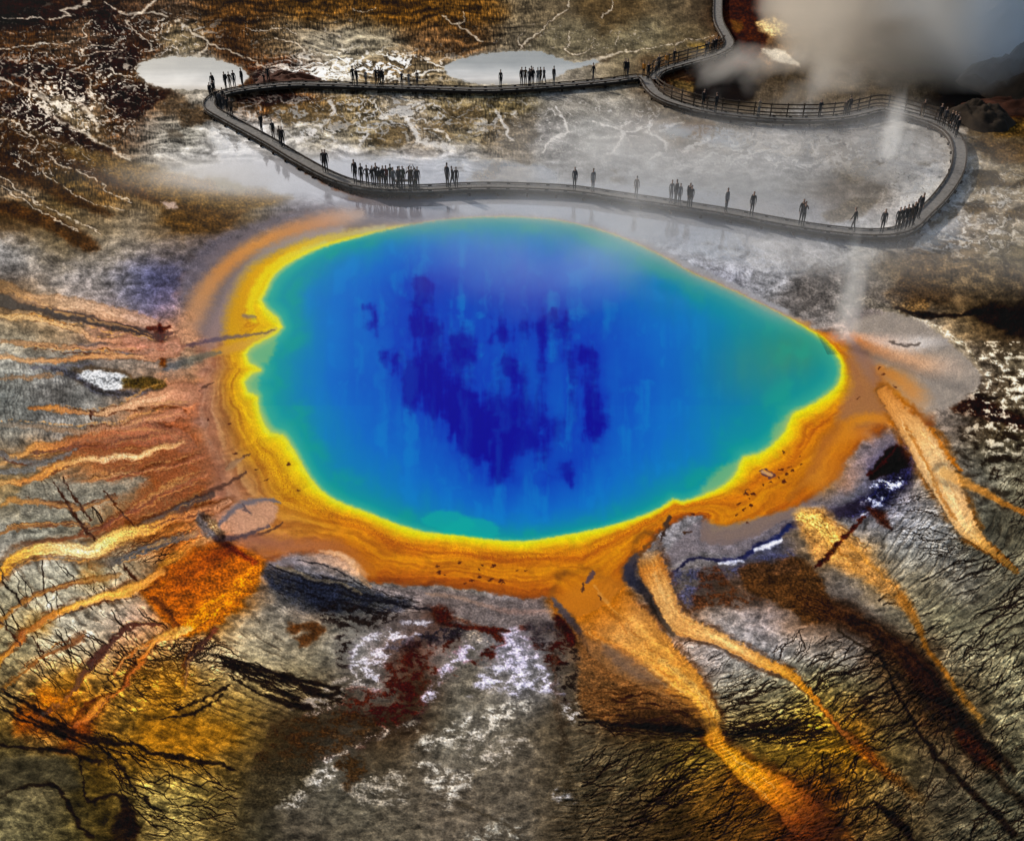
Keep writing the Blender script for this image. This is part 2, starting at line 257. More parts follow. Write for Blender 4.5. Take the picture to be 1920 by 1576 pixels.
def paint(us, vs):
    s = GroundMap(us, vs)
    U, V = s.U, s.V
    s.base()
    far = sstep(520, 260, V)
    # radial frame round the pool: the crust is laid down by water running outwards
    eu = U - 1010; ev = (V - 690) * 1.35
    rad = np.hypot(eu, ev); ang = np.arctan2(ev, eu)
    E = rad + 46 * s.n120 + 15 * s.n40 + 4 * s.n12
    A = ang + .10 * s.n120b + .03 * s.n40b
    near = 1 - far
    # ------------------------------------------------ texture of the crust
    streak = fbm(U / 60 + s.n40 * .5, V / 9 + s.n120 * 2, 61, 4)
    flow = fbm(A * 26, E / 150, 62, 4)
    ripple = fbm(A * 9, E / 7.5, 63, 3)
    flats = np.clip(np.exp(-((U - 540) / 260) ** 2 - ((V - 330) / 36) ** 2) * 1.4 + np.exp(-((U - 1080) / 440) ** 2 - ((V - 400) / 62) ** 2) * 1.4, 0, 1)
    k = 1 - .85 * flats
    s.C *= (1 + k * (.10 * s.n40 + .22 * s.n7 + .05 * s.n4 + near * (.26 * flow + .16 * ripple)))[..., None]
    tl = sstep(.1, .8, far) * (1 - flats)
    tl = tl * lerp(.2, 1, sstep(1080, 900, U))
    s.C *= (1 + tl * .75 * streak)[..., None]
    lum = s.C.mean(-1)
    hatch = fbm(U / 3.0, V / 10, 71, 2)
    s.C *= (1 + .65 * tl * hatch * sstep(70, 20, np.abs(lum * 255 - 70)))[..., None]
    s.W[:] = 0.10 + .8 * flats
    S, B = s.stroke, s.blob
    # ------------------------------------------------ far crust, upper left: dark peat with pale rivulets
    DK = (40, 16, 6)
    for p in ([(0,0),(60,0),(95,12),(140,22),(175,35),(120,34),(60,28),(0,24)], [(165,30),(200,12),(225,40),(240,62),(205,66),(170,60)],
              [(100,140),(140,132),(160,160),(170,200),(130,190),(105,170)], [(170,85),(250,95),(250,130),(190,140),(165,115)],
              [(190,160),(260,152),(320,165),(290,195),(270,215),(235,225),(195,190)], [(0,110),(60,118),(90,140),(40,140),(0,130)],
              [(20,185),(80,200),(150,250),(210,290),(140,270),(60,240),(0,210)], [(470,140),(500,128),(560,132),(590,150),(520,156),(475,158)],
              [(440,178),(520,172),(580,176),(540,190),(470,192)]):
        B(p, DK, 3, 7, .85, grain=.5)
    for p in ([(0,232),(90,262),(160,295),(240,330),(330,372),(410,392),(350,392),(240,362),(120,312),(0,262)],
              [(0,372),(80,398),(150,430),(190,468),(150,470),(90,430),(0,398)], [(0,300),(60,322),(140,362),(210,402),(150,392),(60,350),(0,322)]):
        B(p, (64, 36, 12), 2, 7, .75, grain=.5)
    B([(110,270),(170,285),(240,300),(320,322),(420,342),(500,360),(545,372),(500,388),(420,394),(330,384),(240,345),(150,305)], (112, 84, 38), 2, 8, .8, grain=.35)
    B([(300,398),(350,392),(420,395),(470,400),(420,425),(350,440),(310,428)], (84, 58, 24), 3, 10, .7, grain=.5)
    B([(400,335),(450,345),(465,355),(420,360)], (130, 122, 96), 2, 8, .7)
    B([(302,378),(330,380),(332,392),(312,391)], (190, 165, 150), 1, 3, .9)
    B([(325,205),(375,195),(392,225),(380,240),(345,232)], (78, 56, 32), 3, 6, .8, grain=.4)
    B([(315,175),(350,180),(345,205),(300,215),(290,200)], (88, 66, 42), 3, 6, .7, grain=.4)
    B([(310,240),(350,250),(345,262),(318,262)], (72, 60, 46), 3, 6, .6)
    # braided rivulets, their sky glint painted as pale colour
    WH, W2 = (204, 188, 164), (164, 146, 122)
    rv = [[(170,2,4),(140,12,4),(117,20,5),(133,30,3),(110,33,2.5),(60,35,2),(0,33,1.5)],
          [(193,2,2.5),(213,17,3),(240,27,3.5),(287,23,4),(333,43,4),(367,63,3.5),(390,80,4),(380,97,4),(362,107,4)],
          [(390,80,2.5),(433,97,2.5),(473,110,2.5),(495,124,2.5),(560,126,2),(620,120,2)], [(290,0,5),(268,22,5),(240,40,2.5),(253,57,2),(277,77,2),(285,96,2)],
          [(173,40,2),(157,57,2),(163,70,2),(127,80,2),(87,82,2),(33,88,2),(0,90,2)],
          [(240,72,1.5),(213,80,1.5),(167,87,2),(153,103,2.2),(183,97,1.8),(230,93,1.6)],
          [(167,103,2),(153,123,2.5),(130,133,3),(157,140,2.5),(170,153,2.5),(173,173,2.2),(180,193,2),(207,203,2.2),(230,227,2.2),(233,247,3)],
          [(0,143,2),(20,157,4),(60,170,5),(83,187,7),(90,210,6),(110,227,5),(143,243,5),(180,263,5),(213,283,5),(247,300,4)],
          [(127,180,2.5),(157,200,6),(180,227,6),(183,247,4)], [(43,140,2),(67,160,2.5),(90,187,4),(110,197,4),(140,220,3)],
          [(0,223,2.5),(30,230,2.5),(53,250,2.5),(70,270,2),(57,283,2),(80,282,1.5)],
          [(90,280,2),(107,303,2.5),(147,323,2.5),(187,340,2.2),(217,367,2),(250,380,1.5)],
          [(0,327,2),(33,353,3),(67,377,2),(130,410,2.5),(190,436,1.5)], [(-10,345,2),(40,372,2),(90,405,2),(150,432,2)], [(20,290,1.5),(60,310,1.5),(110,345,1.5),(160,375,1.5),(230,395,1.5)],
          [(512,70,2),(550,82,2.2),(575,96,3),(560,108,2.5),(600,112,3)], [(480,60,1.5),(530,52,1.5),(560,70,1.5)],
          [(650,12,1.5),(680,22,1.5),(705,12,1.2)], [(830,28,2),(850,42,2.5),(875,55,3),(885,68,3.5),(905,74,3)], [(868,22,1.5),(872,40,1.5),(858,48,1.2)],
          [(1148,2,1.2),(1150,14,1.5),(1140,26,1.5),(1128,36,1.2)], [(1065,0,2.5),(1058,20,3),(1035,38,2),(1015,60,2.5),(990,82,3),(975,96,3)],
          [(980,60,1.5),(970,78,2),(985,92,2)], [(1065,60,1.5),(1068,80,1.5),(1058,90,2),(1075,100,3),(1100,98,1.5),(1110,88,1.2)],
          [(1276,78,1.2),(1230,86,1.5),(1190,96,1.8),(1160,96,4),(1135,110,6),(1100,119,6)], [(1340,66,1.5),(1290,76,1.2),(1262,82,1.2)],
          [(1160,72,1.2),(1150,88,1.2),(1166,64,1)]]
    for q in rv: S([(a, b, c * .5) for a, b, c in q], [WH, WH], 2, .8, .72, brk=.15, wet=.5, edge=(44, 24, 10), edge_op=.35)
    # fine braid nets; sky glint painted into the pale ones
    def net(w, mask, scale, thr, col, seed, op=.9, stretch=1.7):
        r = ridge(U[w] / scale + 1.1 * s.n40[w], V[w] * stretch / scale + 1.1 * s.n40b[w], seed, 2)
        m = sstep(thr, thr + .13, r + .07 * s.n12[w]) * mask * op
        s.mix(w, m, col); s.W[w] = lerp(s.W[w], .8, m)
    def zone(w, cu, cv, ru, rv_):
        return np.clip(1.5 * np.exp(-((U[w] - cu) / ru) ** 2 - ((V[w] - cv) / rv_) ** 2), 0, 1)
    w = s.win(-120, 420, -60, 330)
    net(w, zone(w, 150, 180, 150, 70) * sstep(-.3, .2, s.n120[w]), 46, .70, WH, 81)
    net(w, zone(w, 120, 210, 120, 60), 24, .74, WH, 82, .8)
    net(w, zone(w, 190, 120, 170, 80), 30, .80, W2, 92, .85)
    net(w, zone(w, 60, 300, 120, 60), 34, .80, W2, 93, .7, 2.4)
    net(w, zone(w, 310, 70, 90, 45), 36, .74, W2, 83, .8)
    w = s.win(440, 900, 60, 180)
    net(w, zone(w, 690, 125, 150, 28), 40, .60, (245, 238, 226), 84, .95, 3.0)
    net(w, zone(w, 600, 138, 80, 16), 30, .50, (238, 232, 220), 85, .95, 3.0)
    w = s.win(420, 1340, -60, 130)
    net(w, zone(w, 560, 60, 140, 30), 40, .82, W2, 94, .7, 2.2)
    net(w, zone(w, 1080, 80, 200, 40), 44, .84, W2, 95, .7, 2.2)
    w = s.win(380, 1300, 165, 320)
    net(w, zone(w, 700, 225, 260, 48), 44, .62, (172, 166, 158), 86, .85, 1.9)
    net(w, zone(w, 690, 200, 150, 22), 26, .74, (222, 210, 190), 87, .75, 1.8)
    net(w, zone(w, 1080, 235, 200, 50), 56, .76, (190, 184, 176), 88, .7, 1.8)
    for p in ([(505,200),(580,190),(650,195),(620,215),(560,232),(520,222)], [(600,225),(640,215),(660,235),(625,245)], [(700,255),(740,240),(765,255),(740,278),(705,275)],
              [(830,200),(890,195),(900,225),(850,240)], [(790,235),(830,225),(850,250),(870,268),(830,258)], [(950,225),(1000,220),(1010,260),(970,285),(945,272)],
              [(890,340),(905,320),(935,300),(945,312),(920,332)], [(898,275),(908,262),(915,280)], [(1270,225),(1330,228),(1350,245),(1300,268),(1250,262)],
              [(1450,205),(1560,220),(1640,232),(1560,238)], [(1560,320),(1600,300),(1640,310),(1610,340),(1570,345)], [(1540,405),(1590,375),(1640,372),(1620,395),(1560,420)],
              [(1720,300),(1750,295),(1745,308)], [(1150,325),(1165,320),(1160,335)], [(1150,345),(1175,340),(1180,350)]):
        B(p, (104, 84, 52) if p[0][0] < 900 else (112, 100, 82), 3, 6, .72, grain=.35)
    for q in [[(1040,200,1.5),(1055,225,2),(1065,245,3),(1040,262,2),(1020,285,2)], [(1110,230,1.5),(1150,240,2),(1172,248,3),(1165,270,2.5),(1140,290,3)],
              [(1224,222,1.5),(1215,250,2.5),(1250,265,3),(1235,290,3),(1220,300,2)], [(1280,230,2),(1235,245,2.5)], [(1330,262,2),(1300,275,4),(1285,285,3)],
              [(1172,248,1.5),(1215,235,1.5),(1225,230,1)], [(800,240,2),(830,245,2.5),(845,265,2)], [(760,215,3),(775,240,5),(790,265,4),(850,280,5)],
              [(620,190,3),(625,210,4),(600,235,5),(560,262,8)], [(930,210,3),(945,235,3),(960,262,2.5)], [(690,255,4),(660,280,5)]]:
        S(q, (204, 196, 186), 2, .7, .75, brk=.2, wet=.9)
    w = s.win(400, 1900, 165, 480)
    net(w, zone(w, 620, 215, 200, 40) + .0, 30, .80, (60, 46, 30), 96, .7, 2.6)
    net(w, np.clip(zone(w, 1500, 330, 260, 60) + zone(w, 1800, 420, 120, 70), 0, 1), 46, .80, (84, 74, 60), 97, .6, 3.2)
    # silver sheets on the flats, right: sky sheen painted as pale colour
    w = s.win(1200, 1960, 225, 500)
    net(w, np.clip(zone(w, 1480, 285, 200, 34) + zone(w, 1760, 420, 80, 60) + .8 * zone(w, 1770, 300, 60, 60), 0, 1), 70, .60, (206, 204, 200), 89, .6, 3.0)
    net(w, zone(w, 1800, 400, 130, 90), 60, .70, (200, 194, 184), 90, .75, 2.2)
    net(w, zone(w, 1870, 370, 60, 70), 30, .72, (178, 168, 150), 91, .8, 2.0)
    S([(560,315,2),(610,341,4),(660,361,5),(720,370,6),(780,371,5),(830,368,3)], [(90,60,40),(110,54,18),(104,46,12),(96,40,10),(110,54,18),(130,110,90)], 1, .9, .8, grain=.2, wet=.9)
    S([(655,372,3),(720,384,5),(790,384,4)], [(150,110,60),(160,100,40),(150,120,96)], 1, .9, .5, wet=.95)
    # bank right of the walk
    B([(1790,222),(1800,205),(1830,192),(1875,190),(1960,180),(1960,215),(1880,215),(1850,232),(1800,236)], (16, 10, 6), 2, 5, 1, grain=.5)
    B([(1870,196),(1960,190),(1960,225),(1890,220)], (58, 20, 6), 2, 5, .8, grain=.5)
    B([(1850,225),(1900,222),(1960,225),(1960,260),(1900,258),(1850,245)], (110, 76, 22), 3, 8, .8, grain=.6)
    B([(1800,262),(1960,280),(1960,302),(1850,300)], (92, 66, 34), 3, 8, .7, grain=.4)
    for p in ([(1820,330),(1860,322),(1880,340),(1850,352),(1825,350)], [(1800,385),(1840,370),(1850,390),(1815,405)], [(1880,400),(1960,385),(1960,415),(1890,415)], [(1850,345),(1960,330),(1960,345)], [(1740,410),(1790,388),(1780,410),(1745,425)]):
        B(p, (78, 62, 38), 3, 5, .8, grain=.4)
    # crater side: rusty bank and orange run-off at the top
    B([(1352,-60),(1480,-60),(1470,20),(1440,60),(1420,110),(1370,130),(1240,140),(1300,150),(1230,160),(1225,142),(1330,112),(1372,80),(1358,40)], (72, 28, 8), 2, 5, .9, grain=.5)
    B([(1418,45),(1450,30),(1480,48),(1460,70),(1430,62)], (200, 170, 110), 2, 5, .9, grain=.4)
    B([(1425,92),(1470,95),(1500,125),(1455,112)], (196, 188, 170), 2, 4, .9)
    B([(1368,38),(1390,42),(1385,60),(1370,55)], (140, 90, 30), 2, 5, .7)
    B([(1290,160),(1330,130),(1400,135),(1420,180),(1380,195),(1320,190)], (28, 20, 14), 2, 10, .9)
    B([(1250,150),(1290,150),(1300,172),(1265,165)], (110, 86, 40), 2, 6, .8, grain=.5)
    B([(1290,85),(1325,82),(1322,94),(1295,94)], (140, 106, 30), 2, 5, .6, grain=.4)
    B([(1326,-60),(1345,-60),(1350,20),(1348,60),(1338,40)], (40, 34, 22), 2, 5, .8, grain=.5)
    B([(1280,225),(1340,230),(1335,250),(1300,258)], (120, 82, 34), 2, 7, .6)
    # ------------------------------------------------ right side beyond the pool
    B([(1590,545),(1640,560),(1700,588),(1740,600),(1690,598),(1630,580)], (150, 140, 118), 2, 6, .7, grain=.4)
    B([(1660,548),(1700,545),(1745,570),(1715,590),(1680,580)], (140, 108, 66), 2, 6, .8, grain=.5)
    B([(1690,515),(1760,540),(1790,560),(1730,575),(1680,560)], (64, 46, 28), 3, 8, .7, grain=.4)
    S([(1680,575,4),(1720,590,6),(1790,590,4),(1850,585,8),(1960,600,18)], (20, 12, 8), 2, .7, .9, grain=.4)
    B([(1840,575),(1880,570),(1960,610),(1960,640),(1880,625),(1830,600)], (24, 16, 10), 3, 8, .9, grain=.6)
    S([(1712,597,4),(1740,608,6),(1770,625,5),(1810,650,4),(1840,690,4)], [(225,212,190),(200,186,160),(150,138,118)], 1, .7, .9, grain=.3)
    B([(1592,580),(1650,582),(1690,600),(1720,618),(1640,612),(1595,615)], (150, 138, 136), 1, 4, .7)
    S([(1600,620,1.5),(1640,612,2),(1660,606,3),(1655,598,4)], (66, 52, 46), 1, .6, .8)
    B([(1590,655),(1640,650),(1720,660),(1790,672),(1832,700),(1836,722),(1800,750),(1760,762),(1740,720),(1700,690)], (148, 140, 134), 1, 5, .85)
    B([(1785,765),(1830,738),(1870,760),(1960,800),(1960,830),(1900,800),(1850,790)], (48, 24, 12), 2, 5, .95, grain=.6)
    w = s.win(1790, 2100, 640, 960)
    m = sstep(.12, .42, s.n7[w] * 1.3 + s.n4[w] * .15 + .3 * s.n40[w]) * zone(w, 1880, 740, 70, 120)
    s.mix(w, m * .85, (212, 204, 186)); 
    m = sstep(.05, .35, -s.n7[w] * 1.3 + s.n4[w] * .15 + .4 * s.n40[w]) * zone(w, 1880, 800, 80, 130)
    s.mix(w, m * .8, (38, 26, 16))
    B([(1480,520),(1560,505),(1640,520),(1700,560),(1660,590),(1590,600),(1530,585)], (96, 90, 86), 3, 18, .6, grain=.3)
    B([(1640,490),(1760,470),(1900,500),(1960,540),(1800,560),(1700,540)], (92, 76, 54), 3, 18, .55, grain=.4)
    # ------------------------------------------------ the coloured ring
    wr, dr = s.sdf(RIM, 0, 420, True)
    wo, do = s.sdf(OUTER, 2, 420, True)
    Dr = np.full(U.shape, 400., np.float32); Dr[wr] = dr
    Do = np.full(U.shape, 400., np.float32); Do[wo] = do
    Dr = Dr + (1.3 * s.n12 + .8 * s.n4) * (np.abs(Dr) < 60)
    s.Dr = Dr
    s.Mat = 1 - sstep(-3, 3, Do)
    aa = np.degrees(np.arctan2(V - 700, U - 1010))            # 0 right, 90 down, 180 left
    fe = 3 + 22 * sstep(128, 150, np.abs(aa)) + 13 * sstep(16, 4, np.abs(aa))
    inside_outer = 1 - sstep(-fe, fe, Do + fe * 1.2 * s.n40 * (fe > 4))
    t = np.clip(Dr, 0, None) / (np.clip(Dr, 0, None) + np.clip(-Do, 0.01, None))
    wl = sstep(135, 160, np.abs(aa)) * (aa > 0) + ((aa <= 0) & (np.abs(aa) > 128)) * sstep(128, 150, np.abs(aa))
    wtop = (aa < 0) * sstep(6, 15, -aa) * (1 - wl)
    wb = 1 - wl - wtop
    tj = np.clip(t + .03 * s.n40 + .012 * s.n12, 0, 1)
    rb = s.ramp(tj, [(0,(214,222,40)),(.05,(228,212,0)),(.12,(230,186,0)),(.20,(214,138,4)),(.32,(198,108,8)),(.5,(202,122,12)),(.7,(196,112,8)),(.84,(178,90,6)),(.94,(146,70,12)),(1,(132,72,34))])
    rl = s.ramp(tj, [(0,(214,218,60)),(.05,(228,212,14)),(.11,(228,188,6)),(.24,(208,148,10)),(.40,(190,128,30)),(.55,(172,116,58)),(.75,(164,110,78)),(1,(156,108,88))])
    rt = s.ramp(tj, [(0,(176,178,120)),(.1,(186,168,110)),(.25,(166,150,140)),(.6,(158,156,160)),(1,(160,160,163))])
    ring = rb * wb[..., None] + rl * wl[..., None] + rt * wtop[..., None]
    ring = ring * (1 + .04 * s.n12 + .05 * s.n4 + .08 * flow + wl * (.16 * s.n7 + .10 * flow) * sstep(.3, .8, t))[..., None]
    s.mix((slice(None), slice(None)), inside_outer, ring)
    band = fbm(t * 13 + 1.2 * s.n120, A * 5, 64, 4); tooth = fbm(A * 210, t * 5, 65, 3)
    s.C *= (1 + inside_outer * (1 - wtop) * sstep(.08, .25, t) * (.30 * band + .16 * tooth * np.exp(-((t - .28) / .14) ** 2) + .06 * s.n7))[..., None] ** np.array((.7, 1.1, 1.3), np.float32)
    s.W = lerp(s.W, .22, inside_outer)
    # upper-left arc: slate band, orange band, slate, then gold
    B([(345,515),(370,475),(430,432),(520,405),(600,388),(668,372),(790,376),(850,395),(840,408),(700,425),(600,448),(520,480),(470,520),(440,590),(400,640),(350,600),(335,560)], (104, 98, 106), 1, 10, .85)
    S([(355,610,22),(372,572,20),(398,528,15),(450,478,13),(520,442,14),(590,420,15),(640,408,16),(676,402,10)], [(172,132,104),(190,134,82),(198,132,66),(204,140,70),(196,136,82),(190,140,104),(170,146,132)], 1, .9, .95)
    S([(395,640,14),(420,590,16),(455,520,12),(500,475,10),(570,445,9),(640,432,8)], [(150,120,112),(146,126,126),(150,138,128),(160,146,136),(164,150,146)], 1, .9, .8)
    S([(440,650,16),(440,600,18),(462,548,20),(482,515,18),(520,488,13),(575,460,10),(650,440,7),(720,427,5)], [(206,156,20),(206,150,14),(216,158,10),(222,168,10),(224,180,30),(206,180,70),(190,176,110),(180,172,130)], 1, .8, .95)
    S([(476,600,6),(468,575,7),(480,545,8),(502,510,7),(545,480,6),(610,456,5)], [(226,200,10),(230,208,10),(230,210,20),(222,206,60),(200,196,110)], 1, .8, .9)
    # spits between the bays
    S([(400,662,6),(440,652,9),(485,636,8),(520,618,5)], [(190,136,60),(206,150,50),(206,164,60),(190,170,90)], 1, .7, .9)
    S([(340,650,2),(390,640,4),(430,632,4),(470,628,3),(515,620,1.5)], [(96,72,76),(90,76,92),(112,92,90),(110,90,70)], 1, .7, .85)
    S([(458,592,5),(480,596,3)], (120, 104, 110), 1, .7, .7)
    S([(310,690,5),(345,680,9),(380,668,7),(415,660,2)], [(96,98,104),(104,104,96),(112,100,80)], 1, .7, .85)
    for q in ([(372,735,1.5),(388,722,2.5),(402,716,1.5)], [(350,800,2),(330,820,3),(280,838,3)], [(385,895,1.5),(340,918,5),(300,935,4),(268,945,2)],
              [(462,885,2),(430,905,3.5),(395,920,5),(350,940,7),(300,962,8),(260,985,4)], [(530,980,1.5),(505,995,2.2),(470,1005,2.5),(440,1005,2)], [(470,852,1.5),(445,862,3),(425,878,3)]):
        S(q, (72, 44, 34), 1, .6, .85)
    S([(425,880,3),(440,868,6),(455,858,2)], (168, 128, 92), 1, .5, .8)
    # red-brown speckle along the bottom rim
    w = s.win(480, 1320, 800, 1120)
    fine = fbm(U[w] / 2.6, V[w] / 2.0, 340, 2)
    m = sstep(.2, .5, fine * .8 + .5 * s.n7[w]) * np.exp(-((t[w] - .30) / .10) ** 2) * inside_outer[w]
    s.mix(w, m * .7, (150, 62, 10))
    m = sstep(.24, .6, fine * .8 + .4 * s.n7[w]) * np.exp(-((t[w] - .22) / .12) ** 2) * inside_outer[w] * sstep(760, 600, U[w])
    s.mix(w, m * .6, (140, 80, 12))
    S([(440,1000,10),(500,1016,12),(560,1022,12),(620,1022,12),(665,1040,12),(700,1072,10)], [(150,96,72),(158,100,76),(166,104,70),(172,104,60),(180,106,40),(186,108,24)], 2, .9, .75)
    # slate band outside the bottom rim
    S([(500,1060,5),(560,1050,8),(620,1050,7),(660,1068,8),(692,1098,4)], [(120,112,116),(128,122,128),(180,150,130),(210,170,140),(150,120,90)], 1, .7, .85)
    S([(600,1033,3),(640,1040,5),(670,1062,6),(686,1078,5)], [(200,150,110),(226,182,140),(232,190,150),(206,140,80)], 1, .8, .8)
    B([(690,1098),(780,1102),(860,1108),(930,1122),(1000,1128),(1035,1128),(1042,1165),(1000,1176),(940,1176),(880,1170),(830,1150),(760,1130),(700,1115)], (112, 102, 100), 1, 7, .9, grain=.12)
    S([(800,1112,3),(860,1120,4),(910,1135,4),(960,1146,5),(1030,1146,4)], [(140,116,100),(150,126,112),(136,112,104),(148,122,112)], 1, .8, .7)
    # ------------------------------------------------ terracettes: dark-streaked risers along the contours, with shade and lit crests painted in
    def terr(poly, sp, seed, col, op, wid, soft=40, skew=0.0, brk=0.0, warp=1.0, hh=.013):
        w, d = s.sdf(poly, 0, soft + 10)
        m = 1 - sstep(-soft, soft, d)
        tang = A[w] * 520
        e = (rad[w] + skew * U[w] + warp * (34 * fbm(U[w] / 190, V[w] / 140, seed, 2) + 13 * fbm(tang / 95, rad[w] / 60, seed + 3, 2) + 6 * fbm(tang / 30, rad[w] / 20, seed + 5, 3) + 2.6 * s.n12[w] + 1.0 * s.n4[w])) / sp
        f = np.abs(e - np.floor(e) - .5) * 2                 # 0 at the riser
        v = fbm(U[w] / 45, V[w] / 22, seed + 7, 3)
        wd = np.clip(wid * (.62 + .95 * v + .5 * s.n12[w]), .02, .6)
        ln = (1 - sstep(wd * .45, wd, f)) * sstep(-.45, .05, v + .3 - brk)
        s.mix(w, ln * m * op * .34, col)
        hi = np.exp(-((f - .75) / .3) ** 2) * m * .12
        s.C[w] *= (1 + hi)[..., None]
        s.H[w] += m * (hh * (e - np.floor(e)) - hh * .5) - .02 * ln * m
    LN = (34, 22, 12)
    terr([(-60,1280),(80,1270),(160,1330),(260,1360),(400,1330),(520,1250),(640,1280),(650,1330),(560,1340),(420,1420),(300,1440),(150,1430),(0,1380),(-60,1340)], 19, 201, LN, .95, .6, 20, brk=-.15)
    terr([(-60,1040),(60,1040),(220,1030),(340,1090),(480,1150),(540,1240),(420,1330),(250,1370),(100,1330),(-60,1280)], 26, 211, (44,30,18), .9, .32, 20, brk=.18)
    terr([(180,1400),(300,1400),(440,1400),(470,1480),(440,1600),(260,1600),(230,1500)], 20, 221, (50,38,20), .88, .46, 30, brk=.1)
    terr([(240,1180),(420,1180),(470,1260),(420,1330),(300,1330),(200,1340)], 13, 231, (50,26,12), .88, .5, 20, brk=.05)
    terr([(1350,1260),(1480,1270),(1600,1200),(1700,1250),(1760,1330),(1700,1400),(1560,1420),(1450,1380),(1360,1370)], 18, 241, (30,20,12), .95, .62, 20, skew=.15, brk=-.15)
    terr([(1230,1370),(1380,1360),(1500,1380),(1640,1400),(1720,1480),(1700,1600),(1500,1600),(1450,1500),(1300,1440),(1100,1430),(1050,1600),(1300,1600),(1350,1500),(1180,1400)], 16, 251, (34,22,10), .92, .56, 30, skew=.15, brk=.08)
    terr([(1080,1380),(1300,1400),(1450,1520),(1500,1600),(1080,1600)], 15, 257, (36,26,14), .9, .58, 25, skew=.12, brk=.0)
    terr([(1600,980),(1760,960),(1960,1000),(1960,1300),(1860,1330),(1760,1220),(1680,1120)], 20, 261, (38,30,22), .9, .46, 30, brk=.1)
    terr([(1700,1300),(1800,1250),(1960,1250),(1960,1600),(1720,1600),(1800,1450)], 14, 271, (40,34,24), .85, .5, 30, brk=.12)
    terr([(480,1060),(640,1080),(780,1110),(760,1150),(640,1170),(520,1150)], 11, 281, (34,36,44), .6, .36, 15, brk=.1)
    terr([(1700,880),(1760,960),(1840,1040),(1760,1060),(1680,1000),(1640,960)], 13, 285, (70,64,66), .6, .3, 20, brk=.2)
    terr([(0,690),(130,690),(140,760),(240,790),(200,815),(0,840)], 8, 289, (84,78,72), .55, .34, 15, brk=.1)
    # ------------------------------------------------ drainage lines: thin dark threads traced across the slope
    rr = random.Random(77)
    M = np.zeros(U.shape, np.float32); ML = np.zeros(U.shape, np.float32)
    gus, gvs = s.us, s.vs
    def thread(pts, wid):
        for (x0, y0, w0), (x1, y1, w1) in zip(pts[:-1], pts[1:]):
            mm = max(w0, w1) * 1.6 + 4.5
            i0, i1 = np.searchsorted(gus, [min(x0, x1) - mm, max(x0, x1) + mm]); j0, j1 = np.searchsorted(gvs, [min(y0, y1) - mm, max(y0, y1) + mm])
            if i1 <= i0 or j1 <= j0: continue
            q = (slice(j0, j1), slice(i0, i1))
            du, dv = x1 - x0, y1 - y0; L = du * du + dv * dv + 1e-6
            uu = gus[i0:i1][None, :] - x0; vv = gvs[j0:j1][:, None] - y0
            t = np.clip((uu * du + vv * dv) / L, 0, 1)
            ou, ov = uu - t * du, vv - t * dv
            hw = w0 + (w1 - w0) * t
            d = np.hypot(ou, ov) / hw
            M[q] = np.maximum(M[q], (1 - sstep(.35, 1.35, d)) * np.minimum(1, .5 + hw * .6))
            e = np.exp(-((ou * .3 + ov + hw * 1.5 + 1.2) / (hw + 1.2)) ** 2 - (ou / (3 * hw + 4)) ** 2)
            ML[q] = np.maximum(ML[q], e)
    def trace(poly, dirs, n, lo, hi, wid, wob=.45, branch=.5, protect=None):
        P = np.array(poly, float)
        x0, y0 = P.min(0); x1, y1 = P.max(0)
        def inside(x, y):
            c = False
            for a, b in zip(poly, poly[1:] + poly[:1]):
                if (a[1] > y) != (b[1] > y) and x < a[0] + (y - a[1]) / (b[1] - a[1]) * (b[0] - a[0]): c = not c
            return c
        def heading(x, y):
            sw = cx = cy = 0
            for (u, v, a) in dirs:
                w = 1 / ((x - u) ** 2 + ((y - v) * 1.3) ** 2 + 300)
                cx += w * math.cos(math.radians(a)); cy += w * math.sin(math.radians(a)); sw += w
            return math.atan2(cy, cx)
        done = 0; tries = 0; queue = []
        n = int(n * 1.25)
        while done < n and tries < n * 30:
            tries += 1
            if queue: x, y, da, W, Lg = queue.pop()
            else:
                x, y = rr.uniform(x0, x1), rr.uniform(y0, y1)
                if not inside(x, y): continue
                da, W, Lg = 0, wid * rr.choice((.42, .5, .58, .66, .76, .9, 1.15)), rr.uniform(lo, hi) * rr.choice((.9, 1.2, 1.6))
            pts = []; k = int(Lg / 5) + 2; wan = rr.uniform(-.3, .3); sg = rr.choice((-1, 1))
            for i in range(k):
                f = i / k
                pts.append((x, y, W * (.35 + .65 * math.sin(math.pi * min(1, .15 + f * .85)))))
                wan = wan * .8 + rr.gauss(0, wob * .52)
                h = heading(x, y) + wan + da * (1 - f) + rr.uniform(-.32, .32)
                st = rr.uniform(3, 6)
                x += sg * math.cos(h) * st; y += sg * math.sin(h) * st
                if not inside(x, y): break
                if rr.random() < branch * .09 and len(queue) < 4: queue.append((x, y, rr.choice((-.5, .5)), W * .7, Lg * rr.uniform(.3, .6)))
            if len(pts) > 3: thread(pts, wid); done += 1
    trace([(-60,1040),(50,1050),(150,1050),(225,1040),(330,1080),(290,1120),(180,1140),(90,1180),(20,1240),(-60,1270)], [(20,1130,62),(120,1080,66),(230,1070,56),(0,1200,46),(300,1090,45)], 52, 40, 120, 1.5)
    trace([(-60,1270),(60,1200),(160,1150),(280,1130),(320,1180),(240,1250),(160,1320),(100,1350),(-60,1300)], [(30,1250,50),(150,1200,40),(250,1160,50),(120,1300,42),(230,1240,38)], 60, 40, 110, 1.5)
    trace([(-60,1275),(60,1300),(150,1360),(300,1400),(450,1430),(440,1460),(280,1430),(100,1400),(-60,1340)], [(0,1300,32),(120,1360,28),(300,1400,18),(440,1440,14)], 46, 90, 240, 2.0, .3)
